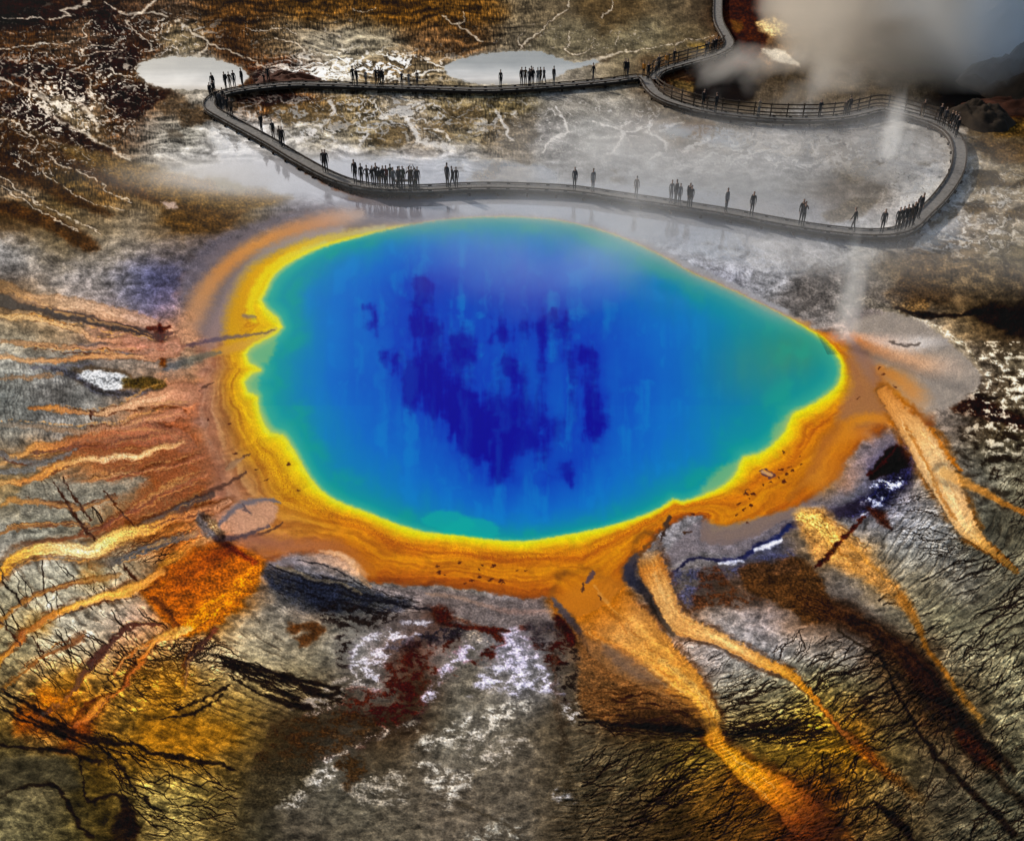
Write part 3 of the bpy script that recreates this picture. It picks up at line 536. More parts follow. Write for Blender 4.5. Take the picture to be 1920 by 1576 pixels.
    trace([(220,1210),(330,1195),(420,1200),(460,1240),(400,1280),(330,1330),(230,1340),(180,1320)], [(260,1220,32),(330,1270,8),(400,1240,-36),(300,1320,12),(440,1230,10),(230,1290,30)], 120, 40, 130, 1.5)
    trace([(400,1225),(480,1240),(560,1265),(650,1295),(640,1320),(560,1325),(470,1290),(400,1260)], [(430,1245,20),(520,1270,18),(620,1300,14)], 60, 60, 180, 1.9, .25)
    trace([(180,1400),(420,1420),(450,1450),(440,1590),(290,1590),(230,1500)], [(220,1430,45),(330,1440,32),(300,1520,28),(400,1500,10),(420,1560,4)], 95, 40, 140, 1.5)
    trace([(300,1190),(380,1190),(450,1210),(430,1240),(330,1240)], [(350,1210,-20),(420,1220,-30)], 30, 30, 80, 1.2)
    trace([(60,890),(110,885),(200,975),(270,985),(230,1030),(150,1025)], [(120,940,58),(220,960,54)], 16, 40, 110, 1.6, .25, .1)
    trace([(500,1058),(640,1085),(790,1125),(790,1150),(640,1150),(520,1120)], [(560,1080,22),(700,1120,16),(780,1135,6)], 90, 40, 140, 1.4, .25)
    trace([(180,985),(330,960),(400,1000),(340,1060),(280,1060),(200,1040)], [(240,1010,-28),(330,1030,-35)], 40, 30, 80, 1.2, .3)
    trace([(1345,1270),(1440,1270),(1500,1290),(1560,1370),(1580,1400),(1480,1400),(1380,1380),(1350,1340)], [(1400,1320,-24),(1500,1340,-24),(1440,1280,-30),(1420,1375,-6),(1540,1390,-22)], 130, 40, 130, 1.9, .34)
    trace([(1480,1265),(1560,1190),(1640,1195),(1720,1270),(1760,1350),(1700,1420),(1620,1400),(1560,1350)], [(1540,1270,-34),(1620,1230,-24),(1660,1310,-24),(1620,1370,-30),(1720,1350,-30)], 150, 40, 120, 1.9, .36)
    trace([(1080,1270),(1200,1290),(1310,1330),(1340,1390),(1200,1385),(1085,1370)], [(1150,1320,10),(1250,1340,8),(1200,1370,2)], 190, 50, 170, 1.8, .22)
    trace([(1350,1350),(1500,1345),(1560,1370),(1500,1400),(1400,1400),(1350,1390)], [(1420,1370,-4),(1520,1370,-14)], 45, 60, 160, 2.2, .22)
    trace([(1090,1385),(1330,1390),(1400,1450),(1340,1590),(1090,1590)], [(1120,1450,-30),(1250,1450,-30),(1280,1540,-26),(1150,1560,-20)], 170, 40, 150, 1.7, .34)
    trace([(1330,1440),(1440,1460),(1520,1540),(1530,1590),(1330,1590)], [(1380,1500,-34),(1480,1560,-20)], 70, 40, 120, 1.7)
    trace([(1420,1390),(1560,1400),(1700,1440),(1720,1590),(1540,1590),(1500,1500)], [(1480,1420,-48),(1600,1450,-50),(1650,1540,-34),(1560,1500,-58)], 150, 25, 80, 1.6, .5)
    trace([(1640,930),(1740,900),(1800,960),(1860,1040),(1780,1060),(1690,1020)], [(1700,950,-8),(1760,1000,14),(1820,1030,-20)], 60, 40, 120, 1.0, .25)
    trace([(1690,1040),(1860,1035),(1960,1020),(1960,1180),(1860,1200),(1760,1140)], [(1760,1090,-26),(1860,1070,-28),(1900,1150,-36),(1840,1180,-30)], 70, 50, 170, 2.0, .3)
    trace([(1620,1090),(1720,1120),(1800,1180),(1960,1190),(1960,1330),(1860,1330),(1760,1260),(1700,1200)], [(1700,1140,-30),(1800,1230,-36),(1900,1260,-40)], 130, 25, 80, 1.6, .5)
    trace([(1720,1310),(1800,1290),(1960,1340),(1960,1590),(1720,1590)], [(1780,1400,-46),(1880,1420,-40),(1820,1540,-40)], 170, 25, 90, 1.5, .5)
    trace([(1860,880),(1960,860),(1960,1010),(1900,1010)], [(1900,950,-50),(1940,980,-40)], 40, 30, 80, 1.4)
    trace([(1240,1180),(1330,1210),(1440,1270),(1400,1290),(1340,1300),(1290,1260)], [(1300,1230,-40),(1380,1270,-30)], 40, 30, 90, 1.0, .4)
    trace([(1480,1170),(1560,1185),(1500,1250),(1440,1235)], [(1510,1200,-60),(1470,1220,-40)], 24, 20, 60, 1.3, .5)
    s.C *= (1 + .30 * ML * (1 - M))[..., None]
    s.mix((slice(None), slice(None)), M * .93, (32, 19, 9))
    s.H -= .012 * M
    # ------------------------------------------------ outflow flats, lower right
    ORA, ORL = (196, 118, 34), (214, 152, 74)
    B([(1310,975),(1350,985),(1400,975),(1500,945),(1560,905),(1600,880),(1640,845),(1690,810),(1640,870),(1600,925),(1560,950),(1500,985),(1430,1020),(1380,1040),(1310,1035),(1260,1060),(1240,1050)], (118, 110, 114), 1, 6, .85)
    S([(1640,872,18),(1680,850,20),(1700,822,12)], (84, 80, 112), 1, .7, .8)
    S([(1700,815,6),(1705,850,16),(1688,890,22),(1655,925,20),(1615,950,16),(1575,962,9)], [(60,58,100),(50,48,84),(34,32,66),(28,30,70),(36,32,60),(50,44,60)], 2, .5, .95, grain=.4)
    B([(1627,888),(1640,868),(1680,832),(1708,864),(1690,880),(1655,893),(1632,900)], (26, 10, 8), 1, 3, .98, grain=.3)
    S([(1626,890,2),(1640,882,3),(1656,868,2.5),(1682,834,1.5)], (70, 22, 12), 1, .6, .9)
    B([(1600,958),(1640,905),(1690,885),(1695,905),(1660,940),(1620,965)], (190, 196, 226), 2, 5, .9, grain=.5, thr=.16)
    S([(1630,955,6),(1655,972,9),(1668,988,5)], (66, 26, 12), 2, .7, .9, grain=.4)
    S([(1470,990,6),(1510,975,9),(1560,960,11),(1620,945,8)], (52, 44, 62), 1, .8, .7)
    S([(1260,1075,2.5),(1300,1046,3),(1350,1050,3),(1392,1046,4),(1420,1022,5),(1455,1010,5),(1480,985,4)], [(30,30,60),(34,34,70),(30,34,80),(30,40,90)], 1, .6, .9)
    for q in ([(1415,1030,3),(1440,1022,4),(1465,1012,3)], [(1350,1055,3),(1375,1054,4),(1392,1052,2)]):
        S(q, (220, 222, 232), 1, .7, .9)
    B([(1255,1075),(1330,1062),(1400,1050),(1480,1030),(1500,1060),(1470,1080),(1370,1080),(1330,1110),(1290,1140),(1262,1120)], (56, 58, 84), 2, 7, .75, grain=.5, thr=-.1)
    B([(1320,1062),(1350,1065),(1365,1090),(1390,1110),(1440,1130),(1400,1138),(1340,1135),(1300,1142)], (70, 40, 22), 2, 6, .85, grain=.6, thr=-.1)
    B([(1390,1062),(1450,1055),(1490,1045),(1530,1065),(1545,1100),(1560,1160),(1500,1168),(1490,1150),(1440,1125),(1400,1105)], (82, 52, 26), 2, 6, .85, grain=.5)
    S([(1500,1120,18),(1560,1145,22),(1640,1185,22),(1700,1230,22),(1750,1290,24),(1790,1340,16),(1840,1390,10),(1900,1440,8)], [(78,48,24),(60,34,18),(52,30,16),(42,22,14),(30,18,12),(26,18,12),(30,22,14)], 2, .7, .92, grain=.5)
    B([(1790,1360),(1830,1390),(1870,1430),(1880,1450),(1830,1430),(1800,1400)], (56, 24, 12), 2, 7, .8, grain=.5)
    S([(1570,1180,3),(1640,1225,3),(1700,1280,5),(1750,1345,5),(1800,1400,4),(1860,1450,6),(1930,1520,10)], (42, 32, 22), 2, .8, .8, grain=.4)
    # pale cracked apron fans
    B([(1490,960),(1540,955),(1580,985),(1620,1030),(1680,1090),(1720,1150),(1690,1140),(1640,1100),(1580,1070),(1530,1050),(1510,1010)], (206, 150, 84), 2, 10, .85, grain=.18)
    S([(1505,968,14),(1540,985,18),(1560,1010,14)], (228, 182, 100), 2, .9, .8, grain=.4)
    S([(1690,1120,10),(1720,1170,7),(1738,1215,5),(1765,1250,5),(1800,1300,6),(1840,1350,6)], [(190,130,60),(170,112,44),(150,96,34),(150,100,40),(130,98,50)], 1, .8, .85)
    S([(1620,968,3),(1590,1000,4),(1570,1020,4),(1545,1050,5),(1530,1062,3)], (74, 26, 10), 1, .5, .95, grain=.5)
    # right stream
    B([(1600,604),(1660,586),(1700,592),(1745,612),(1795,652),(1832,692),(1838,718),(1802,752),(1765,766),(1735,770),(1690,740),(1640,690),(1600,650)], (150, 139, 128), 1, 5, .95, calm=True)
    B([(1588,640),(1612,634),(1640,672),(1668,720),(1682,760),(1655,792),(1610,806),(1570,800),(1575,760),(1592,720),(1588,690)], (150, 104, 76), 1, 14, .8, calm=True)
    S([(1592,632,6),(1610,662,10),(1628,694,10),(1640,720,6)], [(150,120,112),(140,108,98),(146,110,92),(150,104,76)], 1, .9, .7)
    S([(1600,626,5),(1640,640,11),(1690,646,14),(1740,642,12),(1775,640,8)], [(206,150,110),(222,182,156),(226,206,192),(214,206,200),(160,152,146)], 1, .95, .85)
    S([(1598,630,4),(1640,655,9),(1690,672,14),(1740,684,18),(1790,690,16),(1820,700,10)], [(200,120,60),(206,136,84),(216,160,116),(214,166,126),(190,166,146),(156,144,132)], 1, .95, .85)
    S([(1650,690,8),(1690,715,16),(1720,745,18),(1738,770,14)], [(196,120,44),(204,130,50),(206,140,72),(170,150,130)], 1, .95, .85)
    S([(1668,640,2),(1700,648,3),(1722,645,2.5),(1728,642,1.5)], (70, 60, 54), 1, .7, .8)
    S([(1745,612,2.5),(1795,650,3),(1835,690,3.5),(1850,722,3)], [(170,156,134),(160,146,124),(146,132,112),(120,106,88)], 1, .9, .8)
    S([(1580,800,10),(1610,786,9),(1650,784,9),(1690,790,12)], [(196,116,20),(212,134,30),(208,128,34),(216,150,80)], 1, .9, .85)
    S([(1555,826,9),(1590,815,13),(1625,815,11),(1640,832,7)], [(190,112,30),(204,122,26),(200,120,40),(170,130,110)], 1, .9, .8)
    S([(1480,935,7),(1525,880,11),(1545,835,12),(1570,805,10)], [(170,100,30),(156,88,34),(150,86,46),(156,90,36)], 1, .9, .65)
    S([(1585,905,16),(1605,875,16),(1640,840,14),(1680,808,10)], [(176,136,112),(150,128,124),(120,112,124),(110,104,120)], 1, .9, .75)
    S([(1540,900,26),(1572,840,24),(1590,805,12)], [(206,134,44),(206,124,30),(206,130,30)], 1, .9, .6)
    S([(1656,735,12),(1676,762,15),(1696,786,20),(1718,814,26),(1745,855,31),(1768,900,27),(1790,945,23),(1812,985,19),(1840,1015,10),(1868,1038,6),(1905,1070,4)], [(200,128,50),(212,146,72),(222,168,100),(234,186,124),(236,194,134),(232,188,128),(226,182,122),(224,178,112),(206,150,70),(150,100,34),(110,80,30)], 1, .18, 1, edge=(150,84,16), edge_op=.8, grain=.12, dh=-.03, wet=.3, core=.7)
    S([(1770,885,10),(1810,905,9),(1850,925,7),(1885,945,5),(1925,962,4)], [(220,170,100),(206,146,74),(190,128,56),(170,110,46)], 1, .5, .9, edge=(70,56,44), edge_op=.5)
    S([(1700,800,3),(1725,845,3),(1742,880,3),(1760,920,3),(1790,970,3)], (170, 98, 24), 1, .6, .6)
    S([(1745,800,3),(1772,845,4),(1800,880,3)], (176, 104, 26), 1, .6, .8)
    # main lower streams
    S([(1090,1120,50),(1130,1158,60),(1165,1190,66),(1205,1225,56),(1255,1262,42),(1298,1300,31),(1327,1340,20),(1340,1385,15),(1364,1412,18),(1398,1440,22),(1438,1466,27),(1475,1496,32),(1518,1545,38),(1560,1605,42)],
      [(200,120,28),(204,128,44),(212,148,70),(210,146,60),(206,138,50),(204,140,50),(200,136,40),(200,128,20),(212,146,20),(206,130,14),(180,100,12),(124,60,10),(84,40,12),(64,34,14)], 2, .28, 1, edge=(96,54,22), edge_op=.8, grain=.20, dh=-.04, wet=.3, core=.7, head=.16, tail=.22)
    S([(1100,1140,30),(1060,1130,25),(1140,1110,40)], (196, 116, 24), 2, .9, .9)
    S([(1110,1190,10),(1150,1220,12),(1200,1250,10),(1250,1290,8),(1300,1330,6),(1322,1370,5)], [(206,120,30),(190,100,20),(170,96,30),(150,90,30),(120,70,24),(100,60,20)], 2, .8, .6, grain=.2)
    S([(1240,1235,6),(1290,1275,5),(1325,1310,5),(1350,1350,4)], (226, 178, 90), 1, .9, .7, grain=.3)
    S([(1212,1020,16),(1216,1050,24),(1225,1070,25),(1238,1105,24),(1252,1142,22),(1268,1165,22),(1300,1180,17),(1338,1192,13),(1380,1213,12),(1428,1240,11),(1472,1258,10),(1502,1282,7),(1532,1314,5),(1570,1360,4),(1600,1388,6)],
      [(196,126,40),(186,116,40),(206,150,80),(214,160,90),(206,146,74),(214,160,90),(220,170,100),(214,158,86),(212,150,60),(206,140,40),(206,136,24),(190,112,20),(150,80,20),(110,60,20)], 1, .2, 1, edge=(84,52,30), edge_op=.8, grain=.16, dh=-.03, wet=.3, core=.9, head=.08)
    S([(1595,1385,8),(1630,1415,12),(1680,1460,10),(1730,1500,8)], [(120,66,18),(110,54,14),(96,60,24),(84,66,40)], 2, .9, .8, grain=.4)
    fr = random.Random(4)
    def braid2(q, n, spread, cols, wmul=.08):
        for i in range(n):
            o = fr.uniform(-spread, spread); a = fr.randint(0, len(q) - 3); b = min(len(q), a + 2 + (fr.random() < .3)); pp = []
            for j in range(a, b):
                u0, v0 = q[max(j - 1, 0)][:2]; u1, v1 = q[min(j + 1, len(q) - 1)][:2]; L = math.hypot(u1 - u0, v1 - v0) + 1e-6
                off = o * q[j][2] + fr.uniform(-1.2, 1.2)
                pp.append((q[j][0] - (v1 - v0) / L * off, q[j][1] + (u1 - u0) / L * off, max(.9, q[j][2] * fr.uniform(.04, wmul * 1.6)) * (.4 if j in (a, b - 1) else 1)))
            S(pp, fr.choice(cols), 2, .9, fr.uniform(.25, .5), brk=.3)
    CB = [(240,196,124),(240,200,130),(160,82,18),(120,60,18),(226,160,60)]
    braid2([(1090,1120,50),(1125,1160,46),(1165,1200,42),(1215,1240,33),(1265,1278,24),(1310,1308,18),(1336,1345,12),(1338,1385,11),(1362,1412,13),(1405,1445,18),(1450,1485,22),(1500,1540,28)], 34, .9, CB)
    braid2([(1214,1050,22),(1236,1100,20),(1250,1140,17),(1262,1162,18),(1290,1175,15),(1330,1185,11),(1375,1210,10),(1425,1238,9),(1470,1256,8),(1500,1280,6),(1530,1312,4.5),(1570,1360,4)], 18, .95, CB, .12)
    braid2([(1688,775,16),(1715,812,27),(1745,855,31),(1768,900,27),(1790,945,23),(1812,985,19),(1840,1015,10)], 18, .9, [(246,214,160),(240,200,140),(196,120,40),(206,146,80)])
    braid2([(1505,968,24),(1560,1010,34),(1610,1050,34),(1660,1095,24),(1705,1150,14),(1738,1215,8)], 22, .95, [(240,190,110),(180,110,30),(120,66,20),(226,160,70)])
    # dark gully between the streams
    S([(1195,1040,6),(1178,1068,12),(1182,1085,12),(1205,1105,9),(1222,1130,8),(1240,1160,6),(1262,1188,4)], [(70,60,60),(40,42,60),(40,42,56),(52,46,48),(42,36,34),(60,48,40),(90,74,60)], 1, .5, .95)
    S([(1200,1040,3),(1212,1022,3),(1225,1012,2),(1245,985,3),(1255,968,3)], (96, 60, 30), 1, .6, .8)
    S([(1036,1122,4),(1052,1142,6),(1072,1165,7),(1090,1190,5),(1105,1225,4)], [(84,78,86),(70,64,72),(66,50,48),(70,50,40)], 1, .6, .9)
    B([(1040,1150),(1062,1165),(1078,1195),(1060,1188),(1040,1170)], (60, 18, 10), 1, 4, .95, grain=.4)
    # brown apron left of the main stream
    B([(1085,1190),(1120,1200),(1170,1235),(1240,1290),(1290,1330),(1300,1360),(1200,1350),(1100,1345),(1085,1260)], (124, 84, 48), 2, 8, .8, grain=.3)
    B([(1130,1205),(1190,1235),(1250,1280),(1200,1275),(1150,1240)], (104, 86, 78), 2, 8, .6)
    w = s.win(1060, 1420, 1260, 1460)
    ln = fbm(U[w] / 60, V[w] / 5 + 1.6 * s.n40[w], 101, 3)
    s.mix(w, sstep(.05, .4, ln) * zone(w, 1200, 1330, 110, 40) * .9, (52, 26, 10))
    B([(1160,1330),(1210,1322),(1270,1330),(1330,1345),(1345,1368),(1260,1372),(1170,1362)], (34, 22, 14), 3, 12, .5, grain=.5)
    S([(1090,1352,3),(1180,1360,5),(1260,1364,7),(1318,1372,5)], (20, 14, 10), 2, .8, .8, grain=.3, brk=.1)
    S([(1362,1376,5),(1400,1374,7),(1470,1366,5),(1530,1352,3)], (20, 14, 10), 2, .8, .7, grain=.3, brk=.1)
    # ------------------------------------------------ left side: radiating orange streaks
    fr = random.Random(9)
    def braid(q, bright, dark, n, spread):
        for i in range(n):
            o = fr.uniform(-spread, spread); ph = fr.uniform(0, 6)
            a = fr.randint(0, max(0, len(q) - 3)); b = min(len(q), a + fr.randint(3, 6))
            pp = []
            for j in range(a, b):
                u0, v0 = q[max(j - 1, 0)][:2]; u1, v1 = q[min(j + 1, len(q) - 1)][:2]
                L = math.hypot(u1 - u0, v1 - v0) + 1e-6; w_ = q[j][2]
                off = o * w_ + 1.5 * math.sin(ph + j * 1.3) + fr.uniform(-1, 1)
                pp.append((q[j][0] - (v1 - v0) / L * off, q[j][1] + (u1 - u0) / L * off, max(.8, w_ * fr.uniform(.09, .2)) * (.4 if j in (a, b - 1) else 1)))
            if len(pp) > 1: S(pp, bright if fr.random() < .5 else dark, 2, .8, fr.uniform(.4, .75), brk=.3)
    def ST(q, c, **k):
        d = dict(warp=2, soft=.6, op=.95, grain=.22, dh=-.02, wet=.3, core=.7); d.update(k); S(q, c, **d)
        if k.get('op', 1) > .75 and len(q) > 3: braid(q, (226, 170, 96), (84, 36, 14), 6, 2.0)
    ST([(0,560,14),(60,575,10),(130,590,8),(220,612,7),(290,628,7),(330,626,3)], [(46,36,24),(40,26,20),(36,24,22),(30,16,18),(34,12,10),(90,50,40)])
    ST([(0,535,10),(60,560,12),(140,570,14),(220,590,14),(290,605,10)], [(120,84,40),(190,144,98),(200,158,118),(196,150,112),(180,136,110)], soft=.9, op=.7)
    ST([(0,590,4),(50,596,4),(110,606,4),(150,622,4),(180,636,4),(240,640,6),(310,650,8)], [(196,160,100),(214,170,110),(206,164,110),(196,140,100),(186,120,86),(170,110,80)])
    S([(298,612,7),(300,630,8),(302,655,5),(306,682,7)], [(80,24,8),(70,20,8),(90,36,14),(100,54,14)], 1, .6, .95, grain=.5)
    S([(275,615,3),(300,616,4),(318,614,3)], (74, 22, 8), 1, .6, .9, grain=.5)
    ST([(0,668,5),(70,676,5),(140,672,5),(200,664,5),(260,668,6),(330,664,8)], [(196,150,100),(190,140,90),(186,120,60),(196,136,84),(186,130,90),(176,124,90)])
    ST([(240,640,14),(290,655,16),(330,650,18)], (172, 116, 90), soft=.9, op=.7)
    for q in ([(150,648,4),(200,650,5),(235,660,3)], [(60,690,3),(120,688,4),(170,684,3)]): ST(q, (88, 86, 96), op=.7)
    B([(138,700),(160,692),(215,695),(250,712),(235,728),(215,735),(170,722),(145,715)], (186, 188, 190), 2, 4, .95, grain=.5, edge=(66,42,16), ew=5)
    B([(225,712),(260,706),(310,716),(320,726),(270,730),(235,726)], (78, 62, 24), 2, 4, .9, grain=.6)
    S([(100,690,3),(135,702,5),(160,722,6),(200,736,6),(240,738,5),(320,728,4)], (56, 56, 66), 2, .8, .7, grain=.4)
    ST([(52,764,4),(90,764,4),(130,770,4),(170,776,4),(220,768,6),(270,750,12),(320,742,20),(350,740,26)], [(150,84,20),(196,124,40),(186,120,60),(196,150,100),(216,164,120),(214,160,116),(200,140,100),(170,112,80)])
    S([(168,770,2.5),(172,778,4),(172,786,2)], (60, 26, 10), 1, .6, .9)
    ST([(0,868,3),(40,852,6),(80,838,8),(130,828,9),(170,818,14),(230,812,18),(300,815,22),(350,830,20)], [(196,150,90),(206,140,60),(190,110,40),(176,96,40),(166,90,52),(162,92,60),(170,100,64)])
    B([(130,830),(200,815),(300,810),(360,800),(395,850),(400,900),(350,935),(290,965),(230,985),(180,1000),(250,940),(300,900),(200,880)], (146, 84, 50), 2, 12, .8, grain=.3, calm=True)
    ST([(0,852,4),(60,868,5),(130,850,5),(145,843,3)], (96, 92, 92), op=.8)
    ST([(0,886,6),(50,880,6),(100,862,4)], (100, 100, 98), op=.8)
    ST([(0,905,5),(55,900,6),(95,880,7),(140,866,7),(200,858,6),(265,854,6),(300,840,6),(345,828,4)], [(206,160,90),(196,120,40),(216,140,50),(234,180,110),(244,200,150),(240,196,140),(230,180,120),(196,140,90)], soft=.5)
    ST([(110,910,3),(160,900,4),(220,888,4),(290,880,4),(350,865,3)], [(150,80,30),(190,120,60),(214,160,110),(196,130,80),(180,110,60)], op=.8)
    B([(60,905),(130,900),(200,905),(262,893),(280,900),(250,918),(200,935),(150,955),(90,968),(40,965),(30,930)], (128, 124, 112), 2, 8, .85, grain=.2)
    ST([(190,985,6),(240,960,7),(300,925,7),(340,905,6),(385,888,5)], [(130,60,20),(150,70,28),(196,130,70),(206,140,80),(170,100,60)])
    ST([(240,1000,10),(290,978,12),(340,955,10),(395,925,7)], [(84,82,86),(92,92,96),(70,60,60),(60,40,34)], op=.9)
    for q, c in (([(0,640,3),(60,646,4),(130,650,4),(200,652,5),(270,648,7)], [(150,110,70),(176,124,74),(190,130,90),(180,116,90)]),
                 ([(-10,712,3),(60,706,3),(120,700,2)], [(120,96,70),(150,110,70),(130,100,70)]), ([(0,795,3),(70,800,4),(140,806,5),(210,800,6),(280,786,8),(340,776,10)], [(120,110,96),(150,120,90),(176,120,84),(180,116,84)]),
                 ([(60,850,2),(130,838,3),(200,836,4),(270,828,6),(330,815,8)], [(84,40,20),(110,50,24),(150,74,36),(160,90,56)]), ([(0,945,4),(50,938,5),(100,946,5),(160,950,4),(220,930,4)], [(190,130,50),(170,110,50),(140,90,44),(120,70,36)]),
                 ([(150,1000,3),(210,975,4),(270,945,5),(330,915,6),(380,895,6)], [(96,40,16),(120,52,20),(140,66,28),(150,80,44)]), ([(200,898,3),(260,886,4),(320,872,5),(380,858,5)], [(120,54,24),(140,70,34),(160,90,56)]),
                 ([(0,1000,3),(50,985,4),(110,980,3),(170,985,3)], [(150,90,30),(140,84,34),(110,70,40)]), ([(-10,1180,3),(40,1130,4),(90,1105,4),(150,1090,5),(220,1078,5)], [(170,110,30),(160,96,24),(170,110,40),(150,110,60)]),
                 ([(0,1290,3),(50,1255,4),(110,1215,5),(160,1190,5)], [(150,96,24),(150,84,20),(130,70,20),(110,56,18)])):
        ST(q, c, op=.8)
    # bright stream
    ST([(-40,1110,7),(0,1078,9),(25,1048,11),(60,1034,12),(105,1027,13),(160,1034,15),(195,1020,15),(225,1003,13),(270,992,12),(330,972,9),(380,960,8),(430,940,6)],
       [(206,130,20),(214,140,20),(232,170,50),(244,200,100),(248,212,140),(248,214,140),(246,200,100),(240,180,80),(226,150,50),(200,120,50),(190,120,70),(176,120,84)], soft=.3, edge=(100,48,12), grain=.3)
    ST([(40,1018,3),(110,1010,4),(170,1000,3),(240,975,4)], [(90,60,40),(110,50,16),(130,60,20),(150,80,30)], op=.7)
    ST([(170,1062,5),(220,1050,6),(270,1030,8),(320,1012,8),(370,998,6)], [(120,84,40),(70,66,66),(66,68,76),(84,80,80),(150,110,80)], op=.8)
    # orange delta, lower left
    B([(420,1022),(455,1030),(500,1050),(488,1080),(470,1115),(440,1145),(415,1165),(380,1185),(340,1192),(318,1172),(295,1150),(270,1122),(262,1098),(300,1080),(340,1050),(385,1025)], (172, 92, 18), 2, 8, .95, grain=.35, dh=.02)
    S([(300,1120,14),(340,1090,20),(390,1050,18),(430,1030,10)], [(176,96,30),(150,74,20),(156,76,22),(110,40,16)], 2, .9, .7, grain=.3)
    S([(480,1065,14),(450,1100,18),(400,1140,18),(360,1170,12)], [(206,120,16),(214,134,20),(206,130,20),(226,150,40)], 2, .9, .7, grain=.35)
    S([(398,1000,6),(412,1012,8),(440,1032,6),(480,1055,4)], [(36,24,26),(60,24,12),(120,40,14),(150,60,16)], 1, .7, .9, grain=.4)
    S([(285,1120,4),(310,1140,6),(328,1165,4)], (84, 44, 24), 1, .8, .8, grain=.4)
    S([(300,1060,6),(350,1030,7),(400,1002,6)], [(206,150,60),(200,130,60),(196,150,110)], 2, .8, .8, grain=.2)
    B([(405,985),(430,955),(465,938),(510,935),(520,960),(500,990),(460,1002),(425,1000)], (196, 146, 116), 2, 6, .9, grain=.15)
    S([(410,985,4),(430,962,5),(455,945,6),(500,936,4),(525,942,2)], (104, 98, 106), 1, .7, .9)
    S([(400,1005,4),(425,1010,5),(460,1003,4),(505,985,2)], (74, 62, 70), 1, .7, .85)
    S([(455,945,2),(462,958,3),(470,962,2)], (80, 66, 70), 1, .7, .8)
    B([(375,960),(400,975),(415,1000),(395,1008),(370,985)], (90, 88, 92), 2, 4, .8, grain=.3)
    S([(380,965,5),(400,985,7),(418,1008,6)], [(50,30,24),(220,176,120),(40,26,24)], 1, .7, .8, grain=.5)
    ST([(-20,1262,4),(0,1240,4),(25,1210,5),(60,1175,5.5),(110,1145,6),(160,1128,7),(210,1115,8),(255,1100,9),(300,1072,9)], [(150,110,20),(190,120,20),(170,84,16),(190,100,20),(220,150,40),(240,184,80),(236,170,60),(220,150,50),(206,130,40)], soft=.3, edge=(90,46,16))
    ST([(330,1180,6),(300,1192,6),(275,1222,5),(255,1255,4.5),(225,1290,4),(190,1318,6),(160,1345,8),(140,1360,5)], [(226,150,50),(236,166,60),(206,110,20),(190,90,16),(170,80,16),(200,120,30),(206,120,24),(170,80,16)], soft=.35, edge=(80,36,10))
    ST([(355,1178,6),(315,1192,6),(270,1205,3),(235,1235,3),(215,1265,2)], [(240,190,90),(230,160,60),(200,110,24),(190,100,20),(170,84,20)], soft=.4)
    ST([(300,1168,3),(250,1172,5),(215,1195,7),(190,1222,8),(160,1255,8),(145,1285,6),(110,1315,6),(70,1345,3)], [(90,34,12),(70,24,8),(56,18,6),(60,20,8),(64,24,8),(72,28,8),(60,24,8)], soft=.4, brk=.05)
    ST([(405,1178,5),(380,1205,5),(358,1225,5),(350,1252,4),(348,1290,3)], [(120,50,16),(60,24,12),(44,18,10),(70,30,16),(90,50,26)], soft=.4)
    for q, c in (([(30,1330),(60,1325),(90,1345),(80,1372),(40,1378)], (150,76,16)), ([(120,1360),(160,1355),(165,1385),(130,1395)], (150,72,16)), ([(85,1290),(130,1300),(140,1330),(95,1325)], (176,104,24)),
                 ([(110,1400),(160,1395),(165,1410),(120,1412)], (120,60,14))):
        B(q, c, 3, 16, .8, grain=.2)
    for q in ([(100,1258),(140,1250),(150,1290),(110,1290)], [(250,1260),(330,1240),(370,1290),(300,1320)], [(260,1350),(420,1350),(430,1400),(320,1420)], [(50,1150),(90,1160),(85,1185),(40,1180)], [(150,1070),(190,1070),(190,1100),(160,1095)]):
        B(q, (170, 116, 34), 3, 22, .5)
    # dark diagonal cracks across the left terraces
    for q in ([(100,905,1.5),(125,940,2.5),(150,980,3.5),(180,1012,2)], [(118,900,1.2),(145,940,2),(170,975,2.5)], [(195,920,1.5),(225,955,2),(250,985,1.5)], [(80,1225,2),(60,1190,1.2)],
              [(0,1165,2),(20,1185,2),(40,1210,2)], [(232,1058,2),(245,1075,3),(258,1088,2)]):
        S(q, (60, 28, 14), 1, .6, .9)
    # ------------------------------------------------ lower middle: bacterial crust and salt
    B([(500,1062),(600,1078),(700,1105),(780,1130),(700,1140),(640,1150),(560,1140),(510,1100)], (62, 64, 70), 2, 12, .75, grain=.45)
    B([(560,1090),(620,1085),(640,1125),(640,1152),(580,1130)], (36, 42, 64), 2, 12, .7, grain=.5)
    B([(500,1070),(580,1082),(680,1108),(760,1130),(720,1148),(640,1150),(560,1128),(505,1096)], (34, 38, 52), 3, 10, .8, grain=.5, thr=-.12)
    for q in ([(505,1060,2),(560,1080,2.5),(640,1102,3),(720,1124,3),(790,1140,3),(836,1148,2)], [(520,1082,1.5),(600,1104,2),(680,1122,2.5),(760,1136,2)], [(540,1100,1.5),(620,1124,2),(700,1140,2)], [(560,1050,1),(600,1056,1.5),(650,1078,1.5),(690,1104,1.5)]):
        S(q, (26, 24, 30), 2, .7, .8, brk=.1)
    S([(520,1060,2.5),(580,1080,3),(640,1095,2.5),(680,1110,2)], (130, 116, 90), 2, .8, .6)
    for q in ([(548,1172),(590,1165),(608,1175),(590,1200),(560,1215),(552,1195),(580,1185)], [(540,1165),(560,1168),(562,1182),(545,1190)]):
        B(q, (88, 48, 18), 2, 5, .8, grain=.3)
